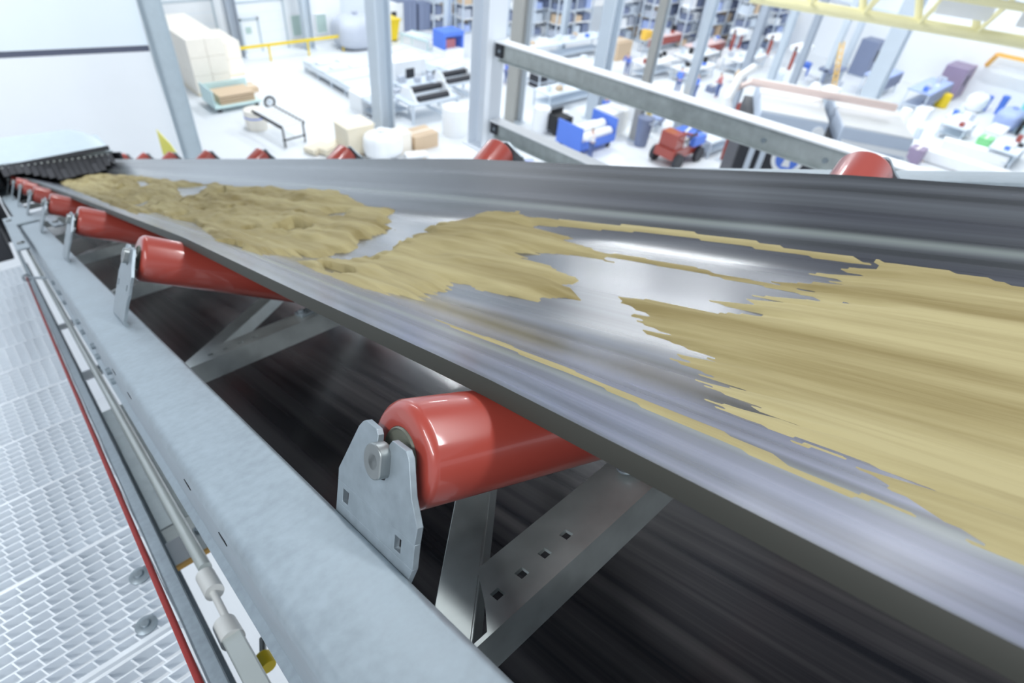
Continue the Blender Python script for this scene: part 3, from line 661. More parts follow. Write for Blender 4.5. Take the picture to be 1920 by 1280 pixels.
# small builders for the things on the hall floor; origin at floor level, centred
def legs4(root, w, d, h, m, t=0.06):
    for sx in (-1, 1):
        for sy in (-1, 1): MB().cb((sx*(w/2-t), sy*(d/2-t), h/2), (t, t, h)).build('leg', m, root)
CACHE = {}
CN = dict(slate='dark blue', kraft='brown', bluegrey='pale blue', redc='dull red', steel='light grey', pale='pale blue', dark='dark')
ORD = ['floor', 'second', 'third', 'fourth', 'fifth', 'top']; PLC = ['left end', 'left of middle', 'right of middle', 'right end']
def rackstock(x, y, w, h, label, i):
    cols_ = ['slate', 'grey', 'slate', 'steel', 'bluegrey', 'white', 'kraft', 'steel']
    lv = int(h/1.0)
    for l in range(lv):
        n = 4
        for q in range(n):
            c = cols_[(l*5+q*3+i*7+(l*q) % 3) % 8] if (l*3+q+i) % 5 else 'slate'
            ww = 0.62+0.10*((l+q+i) % 4); hh = 0.45+0.1*((l*2+q) % 4)
            key = (c, round(ww, 2), round(hh, 2))
            if key not in CACHE:
                o = MB().box((-ww/2, -0.45, 0), (ww/2, 0.45, hh)).build('stock_box', P(c), None); CACHE[key] = o
            else:
                o = CACHE[key].copy(); COL.objects.link(o)
            o.location = (x-w/2+w*(q+.5)/n, y, 0.13+l*1.0)
            tag(o, f'{CN.get(c, c)} stock box, {ORD[l]} shelf, {PLC[q]}, of the {label.split()[0]} pallet rack', 'box', f'stock on the {label.split()[0]} pallet rack')
def thing(kind, x, y, size, c, label, cat, group, rot, idx):
    w, d, h = size; z = 0
    if kind == 'lightbar': z = 0.63
    mw = Matrix.Translation((x, y, z)) @ Matrix.Rotation(math.radians(rot), 4, 'Z')
    name = {'carton': 'carton', 'lightbar': 'bed_cover', 'platform': 'machine_bed', 'bale': 'bale', 'wheel_thing': 'wheel'}.get(kind, kind)
    if kind in ('lightbar',):
        return tag(MB().box((-w/2, -d/2, 0), (w/2, d/2, 0.22)).build(name, P(c), None, bevel=0.05, mw=mw), label, cat, group)
    root = empty({'column': 'steel_column', 'rack': 'pallet_rack', 'roll_frame': 'roll_machine', 'red_machine': 'wheeled_machine', 'bin': 'waste_bin', 'stand': 'floor_stand',
                  'press': 'workshop_press', 'hoist': 'hoist_stand', 'cart': 'cart', 'trolley_rolls': 'roll_trolley', 'plank': 'plank_bundle', 'skip': 'waste_skip'}.get(kind, name), mw, label, cat, group)
    m = P(c)
    B = lambda a, b_, nm, mm=m, bv=0: MB().box(a, b_).build(nm, mm, root, bevel=bv)
    if kind == 'crate':
        B((-w/2, -d/2, 0.12), (w/2, d/2, h-0.06), 'body'); B((-w/2-.04, -d/2-.04, h-.06), (w/2+.04, d/2+.04, h), 'lid')
        for s in (-1, 0, 1): MB().cb((s*(w/2-.1), 0, .06), (.12, d, .12)).build('skid', P('kraft'), root)
        for s in (-1, 1): MB().cb((s*(w/2-.06), -d/2-.015, h/2), (.1, .03, h-.2)).build('batten', m, root)
    elif kind in ('carton',):
        B((-w/2, -d/2, 0), (w/2, d/2, h*.96), 'body'); B((-w/2-.01, -.06, h*.955), (w/2+.01, .06, h*.97), 'tape', P('cream'))
    elif kind in ('sack', 'bale'):
        bm = bmesh.new(); bmesh.ops.create_icosphere(bm, subdivisions=4, radius=1)
        for v in bm.verts:
            p = v.co; q = (abs(p.x)**3.2+abs(p.y)**3.2+abs(p.z)**3.2)**(1/3.2); f = 1/q
            nz = 1+0.05*math.sin(7*p.x+idx)*math.cos(6*p.y)
            v.co = Vector((p.x*f*w/2*nz, p.y*f*d/2*nz, h/2+p.z*f*h/2))
        mb = MB(); mb.bm.free(); mb.bm = bm; mb.build('body', m, root, ang=180)
        b = MB(); b.cyl((0, 0, h*.97), (0, 0, h*1.1), .12, 10, .22); b.build('neck', m, root)
    elif kind == 'plank':
        for i in range(3): B((-w/2, -d/2+i*d/3+.01, 0.06), (w/2, -d/2+(i+1)*d/3-.01, h), 'board')
        [MB().cb((s*w/3, 0, .03), (.1, d, .06)).build('spacer', P('kraft'), root) for s in (-1, 1)]
    elif kind == 'drum':
        MB().lathe([(0, w/2*.97), (.04, w/2), (h-.06, w/2), (h-.02, w/2*.97), (h, w/2*.9)], (0, 0, 0), (0, 0, 1), 32).build('shell', m, root)
        MB().lathe([(0, w/2*1.02), (.06, w/2*1.02)], (0, 0, h*.62), (0, 0, 1), 32).build('band', P('blue') if 'blue band' in label else m, root)
    elif kind in ('workbench',):
        B((-w/2, -d/2, h-.12), (w/2, d/2, h), 'bench_top'); legs4(root, w, d, h-.12, P('steel'), .08)
        B((-w/2+.1, -d/2+.1, h*.3), (w/2-.1, d/2-.1, h*.34), 'shelf', P('steel'))
        if c in ('bluegrey', 'redpale'): B((-w/2, -d/2-.03, h*.45), (w/2, -d/2, h-.12), 'front_panel', P('slate') if c == 'bluegrey' else P('red'))
        r = random.Random(idx)
        for q in range(max(2, int(w*1.3)) if 'low trestle' not in label else 0):
            cc = r.choice(['white', 'steel', 'blue', 'kraft', 'dark', 'pale', 'red', 'grey']); ww = r.uniform(.15, .5); hh = r.uniform(.12, .45); xx = -w/2+(q+.5)*w/max(2, int(w*1.3)); yy = r.uniform(-.3, .3)*d
            o = MB().box((-ww/2, -.15, 0), (ww/2, .15, hh)).build('parts_box', P(cc), None, mw=mw @ Matrix.Translation((xx, yy, h)))
            short = ' '.join(label.split()[:9]); tag(o, f'{CN.get(cc, cc)} parts box on the {short}', 'box', f'parts on the {short}')
    elif kind == 'platform':
        B((-w/2, -d/2, h*.45), (w/2, -d/2+.12, h), 'side_beam'); B((-w/2, d/2-.12, h*.45), (w/2, d/2, h), 'side_beam'); B((-w/2, -d/2+.12, h*.75), (w/2, d/2-.12, h*.9), 'deck')
        for i in range(5): xx = -w/2+.2+i*(w-.4)/4; B((xx-.06, -d/2, 0), (xx+.06, -d/2+.12, h*.45), 'foot', P('steel')); B((xx-.06, d/2-.12, 0), (xx+.06, d/2, h*.45), 'foot', P('steel'))
        for i in range(4): xx = -w/2+(i+.5)*w/4; B((xx-.25, -d/2, h*.9), (xx+.25, d/2, h*.98), 'cross_member', P('steel'))
        B((-w/2, -d/2-.02, h*.1), (w/2, -d/2, h*.3), 'kick_strip', P('slate'))
    elif kind == 'roller_conveyor':
        B((-w/2, -d/2, h-.15), (w/2, -d/2+.06, h), 'side_rail'); B((-w/2, d/2-.06, h-.15), (w/2, d/2, h), 'side_rail'); legs4(root, w, d, h-.15, m, .07)
        n = max(6, int(w/.3))
        for i in range(n): xx = -w/2+(i+.5)*w/n; MB().cyl((xx, -d/2+.06, h-.07), (xx, d/2-.06, h-.07), .06, 10).build('roller', P('white'), root)
        B((w/2-.1, -d/2, h*.3), (w/2-.04, d/2, h*.36), 'stretcher')
    elif kind == 'roll_frame':
        legs4(root, w, d, h*.7, m, .12); B((-w/2, -d/2, h*.62), (w/2, d/2, h*.7), 'frame_top')
        for i, (yy, zz) in enumerate(((-d*.3, h*.78), (d*.05, h*.95), (d*.38, h*.8))): MB().cyl((-w*.3, yy, zz), (w*.32, yy, zz), .17, 18).build('roll', P('black'), root)
        for s in (-1, 1): MB().prism([(-d*.45, h*.6), (d*.48, h*.6), (d*.3, h*1.05), (-d*.1, h*1.1)], 0, s*w*.36-.04, s*w*.36+.04).build('side_plate', P('white'), root)
        MB().bar((w*.2, -d*.5, h*.1), (-w*.2, d*.5, h*.6), .12, .12).build('brace', m, root)
    elif kind == 'cabinet':
        B((-w/2, -d/2, .08), (w/2, d/2, h), 'body', m, .03); B((-w/2+.05, -d/2+.05, 0), (w/2-.05, d/2-.05, .08), 'plinth', P('steel'))
        B((-w*.15, -d/2-.02, h*.45), (w*.12, -d/2, h*.75), 'vent', P('black') if c != 'teal' else m); B((w*.38, -d/2-.03, h*.4), (w*.41, -d/2, h*.6), 'handle', P('steel'))
        if c == 'plum': B((w/2, -d/2, .1), (w/2+.08, -d/2+.2, h), 'edge', P('red'))
    elif kind == 'locker_bank':
        B((-w/2, -d/2, 0), (w/2, d/2, h), 'body')
        n = int(w/.4)
        for i in range(n): B((-w/2+i*w/n+.02, -d/2-.03, .1), (-w/2+(i+1)*w/n-.02, -d/2, h-.05), 'door')
    elif kind == 'rack':
        for s in range(0, 3):
            xx = -w/2+s*w/2
            for yy in (-.5, .5): B((xx-.05, yy-.05, 0), (xx+.05, yy+.05, h), 'upright')
        for l in range(int(h/1.0)):
            b = MB(); b.box((-w/2, -.55, l*1.0+.05), (w/2, -.48, l*1.0+.13)); b.box((-w/2, .48, l*1.0+.05), (w/2, .55, l*1.0+.13)); b.box((-w/2, -.48, l*1.0+.09), (w/2, .48, l*1.0+.125)); b.build('shelf', P('white' if l % 2 else 'steel'), root)
        rackstock(x, y, w, h, label.split(', ')[1], idx)
    elif kind == 'cart':
        B((-w/2, -d/2, .25), (w/2, d/2, .35), 'deck'); B((-w/2, -d/2, .35), (-w/2+.05, d/2, h), 'end_panel'); B((-w/2, d/2-.05, .35), (w/2, d/2, h*.9), 'side_panel')
        for i in range(4): B((-w*.35, -d*.4, .36+i*.13), (w*.4, d*.35, .44+i*.13), 'board', P('kraft') if c == 'mint' else m)
        for sx in (-1, 1):
            for sy in (-1, 1): MB().cyl((sx*w*.4, sy*d*.4-.04, .125), (sx*w*.4, sy*d*.4+.04, .125), .125, 16).build('wheel', P('black'), root)
    elif kind == 'trolley_rolls':
        B((-w/2, -d/2, .35), (w/2, d/2, .5), 'deck'); B((-w/2, -d/2, .5), (-w/2+.1, d/2, h+.3), 'end_frame'); B((w/2-.1, -d/2, .5), (w/2, d/2, h+.3), 'end_frame'); B((-w/2, -d/2-.03, .45), (w/2, -d/2, .85), 'front_rail')
        for i in range(3): MB().cyl((-w*.44, -d*.3+i*d*.3, .85+.25*(i % 2)), (w*.44, -d*.3+i*d*.3, .85+.25*(i % 2)), .27, 20).build('white_roll', P('white'), root)
        for sx in (-1, 1):
            for sy in (-1, 1): MB().cyl((sx*w*.4, sy*d*.4-.04, .17), (sx*w*.4, sy*d*.4+.04, .17), .17, 16).build('wheel', P('black'), root)
    elif kind == 'bin':
        MB().lathe([(0, w/2*.8), (h*.88, w/2), (h*.9, w/2*1.08), (h*.95, w/2*1.05), (h, w/2*.6)], (0, 0, 0), (0, 0, 1), 20).build('body', m, root)
        B((-w*.2, -w*.55, h*.8), (w*.2, -w*.45, h*.85), 'handle', P('steel'))
    elif kind == 'stand':
        B((-w*.3, -w*.3, .04), (w*.3, w*.3, h), 'post', m); B((-w, -w, 0), (w, w, .04), 'foot', P('steel')); B((-w*.7, -w*.4, h*.8), (w*.7, w*.4, h), 'head', m)
    elif kind == 'red_machine':
        B((-w/2, -d*.35, .5), (w/2, d*.35, 1.0), 'chassis'); B((-w*.45, -d*.3, 1.0), (-w*.18, d*.3, h), 'body'); B((-w*.16, -d*.3, 1.0), (w*.02, d*.3, h*.8), 'tank', P('white')); B((w*.05, -d*.45, 1.0), (w*.45, d*.4, 1.5), 'engine', P('blue' if c == 'red' else 'steel'))
        MB().tube([(-w*.1, -d*.4, 1.2), (-w*.3, -d*.45, 1.5), (w*.1, -d*.4, h)], .06, 8).build('hose', P('black'), root); MB().bar((-w*.2, -d*.2, h), (w*.5, -d*.4, h*.7), .12, .12).build('arm', P('red'), root); MB().bar((w*.1, 0, 1.5), (w*.6, d*.1, h*1.05), .1, .1).build('boom', P('white'), root)
        for sx in (-1, 1):
            for sy in (-1, 1): MB().cyl((sx*w*.36, sy*d*.42-.12, .42), (sx*w*.36, sy*d*.42+.12, .42), .42, 20).build('wheel', P('black'), root)
    elif kind == 'blue_machine':
        B((-w/2, -d/2, 0), (w/2, d/2, h*.4), 'base', P('white')); B((-w/2, -d/2, h*.85), (w/2, d/2, h), 'hood', m); B((-w/2, -d/2, h*.4), (-w/2+.15, d/2, h*.85), 'side_post'); B((w/2-.15, -d/2, h*.4), (w/2, d/2, h*.85), 'side_post'); B((-w*.25, -d*.2, h*.4), (w*.25, d*.2, h*.7), 'head', P('redc'))
    elif kind == 'wheel_thing':
        b = MB(); b.tube([(w*.4*math.cos(t), 0, w/2+w*.4*math.sin(t)) for t in np.linspace(0, 2*math.pi, 28)], w*.1, 10); b.build('rim', m, root)
        MB().cyl((0, -.08, w/2), (0, .08, w/2), w*.12, 14).build('hub', P('steel'), root)
        b = MB()
        for q in range(5): t = 2*math.pi*q/5; b.bar((0, 0, w/2), (w*.36*math.cos(t), 0, w/2+w*.36*math.sin(t)), .05, .05, (0, 1, 0))
        b.build('spoke', P('steel'), root)
    elif kind == 'carton_stack':
        nx, ny, nz = 2, max(2, int(d/1.1)), max(2, int(h/1.0)); B((-w/2, -d/2, 0), (w/2, d/2, .14), 'pallet', P('pine'))
        cn = None
        for i in range(nx):
            for j in range(ny):
                for k in range(nz):
                    a = (-w/2+i*w/nx+.01, -d/2+j*d/ny+.01, .14+k*(h-.14)/nz+.01); e = (-w/2+(i+1)*w/nx-.01, -d/2+(j+1)*d/ny-.01, .14+(k+1)*(h-.14)/nz-.005)
                    o = MB().box(a, e).build('carton', m, None, mw=mw); tag(o, f'cream carton of the {label.split()[0]} stack, layer {["one", "two", "three"][k]}, row {["one", "two", "three", "four", "five"][j]}, {["left", "right"][i]} side', 'carton', f'cartons of the {" ".join(label.split()[:5])}')
    elif kind == 'skip':
        MB().poly([(-w*.4, -d*.4, .1), (w*.4, -d*.4, .1), (w*.4, d*.4, .1), (-w*.4, d*.4, .1), (-w/2, -d/2, h), (w/2, -d/2, h), (w/2, d/2, h), (-w/2, d/2, h)], [(0,3,2,1),(4,5,6,7),(0,1,5,4),(1,2,6,5),(2,3,7,6),(3,0,4,7)]).build('body', m, root)
        B((-w/2-.05, -d/2-.05, h-.12), (w/2+.05, d/2+.05, h+.02), 'rim', m); B((-w*.4, -d*.4, 0), (-w*.3, d*.4, .1), 'skid', P('dark')); B((w*.3, -d*.4, 0), (w*.4, d*.4, .1), 'skid', P('dark'))
    elif kind == 'hoist':
        MB().cyl((0, 0, 0), (0, 0, h*.75), .05, 10).build('pole', P('steel'), root); B((-w*.5, -d*.5, h*.72), (-w*.05, d*.5, h), 'drum_half', m, .05); B((w*.05, -d*.4, h*.75), (w*.5, d*.4, h*.97), 'motor', m, .05); MB().cyl((0, 0, 0), (0, 0, .06), .35, 18).build('foot', P('grey'), root)
    elif kind == 'press':
        pm = m
        B((-w/2, -d/2, 0), (w/2, d/2, h*.35), 'bed', P('white' if c == 'red' else 'grey')); B((-w/2, -.1, h*.35), (-w/2+.2, .1, h), 'post', pm); B((w/2-.2, -.1, h*.35), (w/2, .1, h), 'post', pm); B((-w/2, -d*.4, h*.85), (w/2, d*.4, h), 'hood', P('white' if c == 'red' else 'slate'), .05); B((-.15, -.15, h*.5), (.15, .15, h*.85), 'ram', P('steel'))
    elif kind == 'ladder':
        for s in (-1, 1): MB().bar((s*w/2, 0, 0), (s*w/2, .9, h), .08, .08).build('stile', m, root)
        for i in range(8): t = (i+.7)/8.4; MB().bar((-w/2, .9*t, h*t), (w/2, .9*t, h*t), .05, .05).build('rung', m, root)
    elif kind == 'column':
        t = w*.10
        B((-w/2, -d/2, 0), (-w/2+t, d/2, h), 'flange'); B((w/2-t, -d/2, 0), (w/2, d/2, h), 'flange', P('col') if c == 'colb' else m); B((-w/2+t, -t*.4, 0), (w/2-t, t*.4, h), 'web'); B((-w*.65, -d*.65, 0), (w*.65, d*.65, .06), 'base_plate', P('col'))
    elif kind == 'person': person(root, c, rot, label)
    return root

def skin_mesh(name, pts, edges, m, parent, sub=1, rootv=0):
    me = bpy.data.meshes.new(name); me.from_pydata([p[0] for p in pts], edges, []); 
    o = bpy.data.objects.new(name, me); COL.objects.link(o); o.parent = parent
    o.modifiers.new('skin', 'SKIN'); 
    sv = me.skin_vertices[0].data if me.skin_vertices else None
    if sv is None:
        bmm = bmesh.new(); bmm.from_mesh(me); bmm.verts.layers.skin.verify(); bmm.to_mesh(me); bmm.free(); sv = me.skin_vertices[0].data
    for i, p in enumerate(pts): sv[i].radius = (p[1], p[1]); sv[i].use_root = (i == rootv)
    s = o.modifiers.new('sub', 'SUBSURF'); s.levels = sub; s.render_levels = sub
    me.materials.append(m); o.modifiers['skin'].use_smooth_shade = True
    return o
def person(root, c, rot, label):
    lean = 0.35 if ('bending' in label or 'leaning' in label) else 0.05
    hip = Vector((0, 0, .95)); ch = hip+Vector((lean, 0, .38)); nk = ch+Vector((lean*.45, 0, .15)); hd = nk+Vector((lean*.3+.02, 0, .14))
    sl = ch+Vector((0, .19, .05)); sr = ch+Vector((0, -.19, .05)); el = sl+Vector((.10, .06, -.27)); er = sr+Vector((.12, -.05, -.26)); hl = el+Vector((.22, -.04, -.06)); hr = er+Vector((.22, .04, -.04))
    kl = Vector((.05, .11, .50)); kr = Vector((.02, -.11, .50)); al = Vector((0, .12, .08)); ar = Vector((-.03, -.12, .08))
    J = [(hip, .13), (ch, .14), (nk, .055), (hd, .10), (hd+Vector((0, 0, .07)), .075), (sl, .065), (el, .045), (hl, .035), (sr, .065), (er, .045), (hr, .035),
         (hip+Vector((0, .1, -.05)), .085), (kl, .06), (al, .045), (al+Vector((.14, 0, -.03)), .04), (hip+Vector((0, -.1, -.05)), .085), (kr, .06), (ar, .045), (ar+Vector((.14, 0, -.03)), .04)]
    E = [(0, 1), (1, 2), (2, 3), (3, 4), (1, 5), (5, 6), (6, 7), (1, 8), (8, 9), (9, 10), (0, 11), (11, 12), (12, 13), (13, 14), (0, 15), (15, 16), (16, 17), (17, 18)]
    skin_mesh('body', J, E, P('skin'), root)
    Jk = [(hip, .15), (ch, .17), (nk-Vector((0, 0, .04)), .08), (sl, .085), (el, .062), (el+(hl-el)*.75, .05), (sr, .085), (er, .062), (er+(hr-er)*.75, .05)]
    skin_mesh('jacket', Jk, [(0, 1), (1, 2), (1, 3), (3, 4), (4, 5), (1, 6), (6, 7), (7, 8)], P(c), root)
    Tr = [(hip, .14), (J[11][0], .10), (kl, .075), (al, .06), (J[15][0], .10), (kr, .075), (ar, .06)]
    skin_mesh('trousers', Tr, [(0, 1), (1, 2), (2, 3), (0, 4), (4, 5), (5, 6)], P('trousers'), root)
    skin_mesh('hair', [(hd+Vector((-.02, 0, .03)), .10), (hd+Vector((-.02, 0, .10)), .085)], [(0, 1)], P('hair'), root)

BG = [
    ('crate', 14.53, 25.82, (1.5, 1.3, 1.5), 'pine', 'pale wooden crate on the hall floor beside a bulging white sack', 'crate', None, 0),
    ('sack', 15.33, 24.58, (1.9, 1.6, 1.3), 'white', 'bulging white sack beside the pale wooden crate', 'sack', None, 0),
    ('plank', 12.92, 26.81, (1.2, 0.75, 0.3), 'pine', 'pale plank bundle on the floor, the nearer of two', 'planks', None, 17.3),
    ('plank', 13.51, 26.45, (1.47, 0.6, 0.35), 'pine', 'pale plank bundle on the floor, the farther of two', 'planks', None, 21.3),
    ('carton', 16.39, 24.7, (1.0, 0.9, 1.1), 'cream', 'cream carton just right of the white sack', 'carton', None, 0),
    ('carton', 17.78, 24.73, (1.5, 1.2, 0.8), 'kraft', 'low brown open carton in front of the roll frames', 'carton', None, 0),
    ('plank', 16.73, 23.65, (1.14, 0.6, 0.2), 'white', 'white board lying in front of the brown carton', 'board', None, 161.5),
    ('drum', 20.4, 25.03, (1.45, 1.45, 1.5), 'white', 'large white drum on the floor left of the steel post', 'drum', None, 0),
    ('roll_frame', 20.68, 28.07, (3.4, 2.0, 1.6), 'steel', 'grey roll frame with black rolls left of the white drum', 'machine', None, 0),
    ('roll_frame', 24.22, 29.96, (3.0, 1.6, 1.4), 'steel', 'grey roll frame with black rolls behind the nearer roll frame', 'machine', None, 0),
    ('cabinet', 22.14, 32.5, (2.4, 1.6, 1.9), 'white', 'white machine cabinet with a black vent beside the grey column', 'machine cabinet', None, 0),
    ('workbench', 22.39, 30.93, (3.5, 1.2, 0.9), 'steel', 'cluttered steel bench right of the white machine cabinet', 'workbench', None, 0),
    ('workbench', 18.64, 29.21, (2.5, 1.4, 1.0), 'steel', 'steel bench with white parts at the foot of the grey column', 'workbench', None, 0),
    ('platform', 19.9, 34.7, (7.0, 3.4, 0.7), 'pale', 'wide pale blue flat machine bed on the open grey floor', 'machine bed', None, 90),
    ('lightbar', 19.12, 37.0, (1.1, 0.5, 0.8), 'white', 'back left white cover on the pale machine bed', 'cover', 'white covers on the machine bed', 0),
    ('lightbar', 20.6, 36.9, (1.1, 0.5, 0.8), 'white', 'back right white cover on the pale machine bed', 'cover', 'white covers on the machine bed', 0),
    ('lightbar', 19.41, 35.8, (1.1, 0.5, 0.8), 'white', 'front left white cover on the pale machine bed', 'cover', 'white covers on the machine bed', 0),
    ('lightbar', 20.69, 35.7, (1.1, 0.5, 0.8), 'white', 'front right white cover on the pale machine bed', 'cover', 'white covers on the machine bed', 0),
    ('carton', 18.16, 30.44, (1.6, 1.4, 1.1), 'white', 'white box at the end of the pale machine bed', 'box', None, 0),
    ('roller_conveyor', 28.16, 39.04, (2.62, 1.3, 1.0), 'mint', 'pale green roller conveyor on the floor in front of the lockers', 'conveyor', None, -75.7),
    ('blue_machine', 28.87, 36.44, (1.8, 1.4, 1.9), 'blue', 'small machine with bright blue frame behind the steel bench', 'machine', None, 0),
    ('platform', 25.51, 34.98, (5.77, 2.0, 0.9), 'pale', 'long pale conveyor bed between the blue machine and the cabinet', 'machine bed', None, -75.9),
    ('carton_stack', 11.89, 39.4, (2.0, 5.5, 3.0), 'cream', 'tall stack of cream cartons beside the white wall', 'carton stack', None, 0),
    ('carton_stack', 13.77, 40.5, (1.8, 3.0, 2.0), 'cream', 'lower stack of cream cartons right of the tall stack', 'carton stack', None, 0),
    ('cart', 11.97, 34.59, (2.6, 1.8, 1.2), 'mint', 'pale teal cart loaded with brown boards', 'cart', None, 0),
    ('carton', 13.2, 36.4, (1.8, 1.0, 0.3), 'kraft', 'flat brown board pile on the floor behind the teal cart', 'boards', None, 0),
    ('wheel_thing', 13.5, 33.19, (0.7, 0.7, 0.7), 'dark', 'small dark wheel standing by the roller conveyor', 'wheel', None, 0),
    ('drum', 11.68, 30.94, (1.1, 1.1, 1.0), 'cream', 'cream drum with a blue band at the end of the roller conveyor', 'drum', None, 0),
    ('roller_conveyor', 12.21, 29.34, (2.75, 1.3, 1.1), 'dark', 'dark framed roller conveyor on legs left of the crate', 'conveyor', None, -84.0),
    ('carton', 12.26, 45.14, (1.6, 1.4, 1.6), 'kraft', 'brown carton beside the slanted grey column', 'carton', None, 0),
    ('bale', 24.2, 41.4, (3.4, 2.6, 2.2), 'grey', 'grey wrapped bale at the end of the far white wall', 'bale', None, 0),
    ('skip', 27.0, 42.2, (2.0, 1.8, 1.6), 'yellow', 'yellow waste skip beside the grey bale', 'skip', None, 0),
    ('cabinet', 28.71, 43.63, (1.8, 1.0, 2.2), 'white', 'white cabinet with a dark window in front of the lockers', 'cabinet', None, 0),
    ('locker_bank', 30.05, 43.76, (1.8, 1.0, 2.3), 'slate', 'dark blue locker bank right of the white cabinet', 'lockers', None, 0),
    ('locker_bank', 31.78, 43.76, (1.2, 1.0, 2.0), 'slate', 'second dark locker bank beside the pallet racks', 'lockers', None, 0),
    ('rack', 34.63, 43.34, (4.5, 1.2, 6.0), 'steel', 'tall pallet rack full of dark stock, first from the lockers', 'pallet rack', 'pallet racks along the back of the hall', 0),
    ('rack', 36.29, 41.59, (4.5, 1.2, 6.0), 'steel', 'tall pallet rack full of dark stock, second from the lockers', 'pallet rack', 'pallet racks along the back of the hall', 0),
    ('rack', 39.68, 39.49, (5.0, 1.2, 6.0), 'steel', 'tall pallet rack full of dark stock, third from the lockers', 'pallet rack', 'pallet racks along the back of the hall', 0),
    ('rack', 41.46, 38.4, (4.5, 1.2, 6.0), 'steel', 'tall pallet rack full of dark stock, fourth from the lockers', 'pallet rack', 'pallet racks along the back of the hall', 0),
    ('rack', 42.85, 37.09, (4.5, 1.2, 6.0), 'steel', 'tall pallet rack full of dark stock, fifth from the lockers', 'pallet rack', 'pallet racks along the back of the hall', 0),
    ('rack', 47.92, 34.24, (4.5, 1.2, 6.0), 'steel', 'tall pallet rack full of dark stock, sixth from the lockers', 'pallet rack', 'pallet racks along the back of the hall', 0),
    ('rack', 49.78, 32.34, (5.0, 1.2, 6.0), 'steel', 'tall pallet rack full of dark stock, seventh from the lockers', 'pallet rack', 'pallet racks along the back of the hall', 0),
    ('rack', 51.96, 30.3, (4.5, 1.2, 6.0), 'steel', 'tall pallet rack full of dark stock, eighth from the lockers', 'pallet rack', 'pallet racks along the back of the hall', 0),
    ('rack', 53.3, 28.63, (4.5, 1.2, 6.0), 'steel', 'tall pallet rack full of dark stock, ninth from the lockers', 'pallet rack', 'pallet racks along the back of the hall', 0),
    ('rack', 55.28, 26.67, (4.5, 1.2, 6.0), 'steel', 'tall pallet rack full of dark stock, tenth from the lockers', 'pallet rack', 'pallet racks along the back of the hall', 0),
    ('rack', 59.39, 25.94, (4.0, 1.2, 4.0), 'steel', 'tall pallet rack full of dark stock, eleventh from the lockers', 'pallet rack', 'pallet racks along the back of the hall', 0),
    ('workbench', 36.9, 32.43, (9, 1.4, 1.4), 'pale', 'long pale grey counter in front of the racks', 'counter', None, 0),
    ('workbench', 33.03, 28.75, (6, 1.6, 1.0), 'white', 'long white bench seen above the upper steel beam', 'workbench', None, 0),
    ('workbench', 30.18, 25.46, (5, 1.5, 1.0), 'pale', 'long white bench between the two steel beams', 'workbench', None, 0),
    ('carton', 30.68, 28.69, (1.0, 0.8, 0.9), 'black', 'black box beside the rear brown column', 'box', None, 0),
    ('drum', 25.0, 22.8, (1.0, 1.0, 1.4), 'white', 'white drum between the two steel beams', 'drum', None, 0),
    ('trolley_rolls', 25.6, 19.8, (3.0, 1.8, 1.3), 'blue', 'bright blue trolley loaded with white rolls', 'trolley', None, 0),
    ('cart', 25.95, 22.25, (1.8, 1.2, 1.2), 'dark', 'dark frame cart left of the blue trolley', 'cart', None, 0),
    ('carton', 28.74, 20.63, (1.6, 1.4, 1.4), 'white', 'white box right of the blue trolley', 'box', None, 0),
    ('carton', 31.04, 21.57, (1.5, 1.2, 1.3), 'white', 'white box behind the white box by the trolley', 'box', None, 0),
    ('bin', 28.74, 18.18, (0.9, 0.8, 1.7), 'slate', 'dark waste bin beside the yellow stand', 'bin', None, 0),
    ('stand', 30.08, 18.92, (0.4, 0.4, 2.2), 'yellow', 'yellow stand beside the dark waste bin', 'stand', None, 0),
    ('red_machine', 28.83, 15.76, (2.8, 1.8, 1.8), 'red', 'red wheeled machine with blue parts and a black wheel', 'machine', None, 0),
    ('wheel_thing', 29.02, 15.64, (1.1, 0.5, 1.1), 'black', 'black wheel standing in front of the red machine', 'wheel', None, 0),
    ('red_machine', 32.57, 16.99, (1.6, 1.2, 1.4), 'blue', 'small blue frame behind the red wheeled machine', 'machine', None, 0),
    ('stand', 31.33, 14.22, (0.3, 0.3, 3.2), 'red', 'red post left of the black machine', 'post', None, 0),
    ('workbench', 32.05, 15.32, (3, 1.2, 1.0), 'pale', 'pale bench behind the red wheeled machine', 'workbench', None, 0),
    ('carton', 41.62, 30.54, (1.8, 1.4, 1.4), 'kraft', 'brown carton stack left of the yellow hoist', 'carton', None, 0),
    ('hoist', 41.9, 28.27, (0.9, 0.5, 2.6), 'amber', 'amber hoist head on a thin stand above the upper beam', 'hoist', None, 0),
    ('hoist', 30.0, 17.08, (0.9, 0.5, 2.8), 'amber', 'amber hoist head on a thin stand by the red machine', 'hoist', None, 0),
    ('workbench', 40.74, 26.24, (4, 1.5, 1.1), 'white', 'white bench right of the amber hoist', 'workbench', None, 0),
    ('workbench', 45.98, 25.87, (4.5, 1.5, 1.1), 'white', 'white bench behind two workers in blue', 'workbench', None, 0),
    ('workbench', 43.23, 24.3, (4, 1.5, 0.9), 'white', 'second white bench nearer the two workers in blue', 'workbench', None, 0),
    ('workbench', 49.47, 23.42, (4.5, 1.5, 1.1), 'white', 'white bench between the two darker columns', 'workbench', None, 0),
    ('workbench', 47.49, 30.5, (5, 1.0, 1.2), 'redpale', 'pale bench with a red and white edge in front of the racks', 'workbench', None, 0),
    ('workbench', 49.07, 27.1, (5, 1.0, 1.2), 'redpale', 'pale red edged bench right of the bench in front of the racks', 'workbench', None, 0),
    ('press', 51.18, 25.46, (1.5, 1.2, 2.4), 'red', 'small press with two red posts by the dark column', 'press', None, 0),
    ('press', 53.12, 22.92, (2.0, 1.4, 2.4), 'red', 'press with a white hood and red posts between columns', 'press', None, 0),
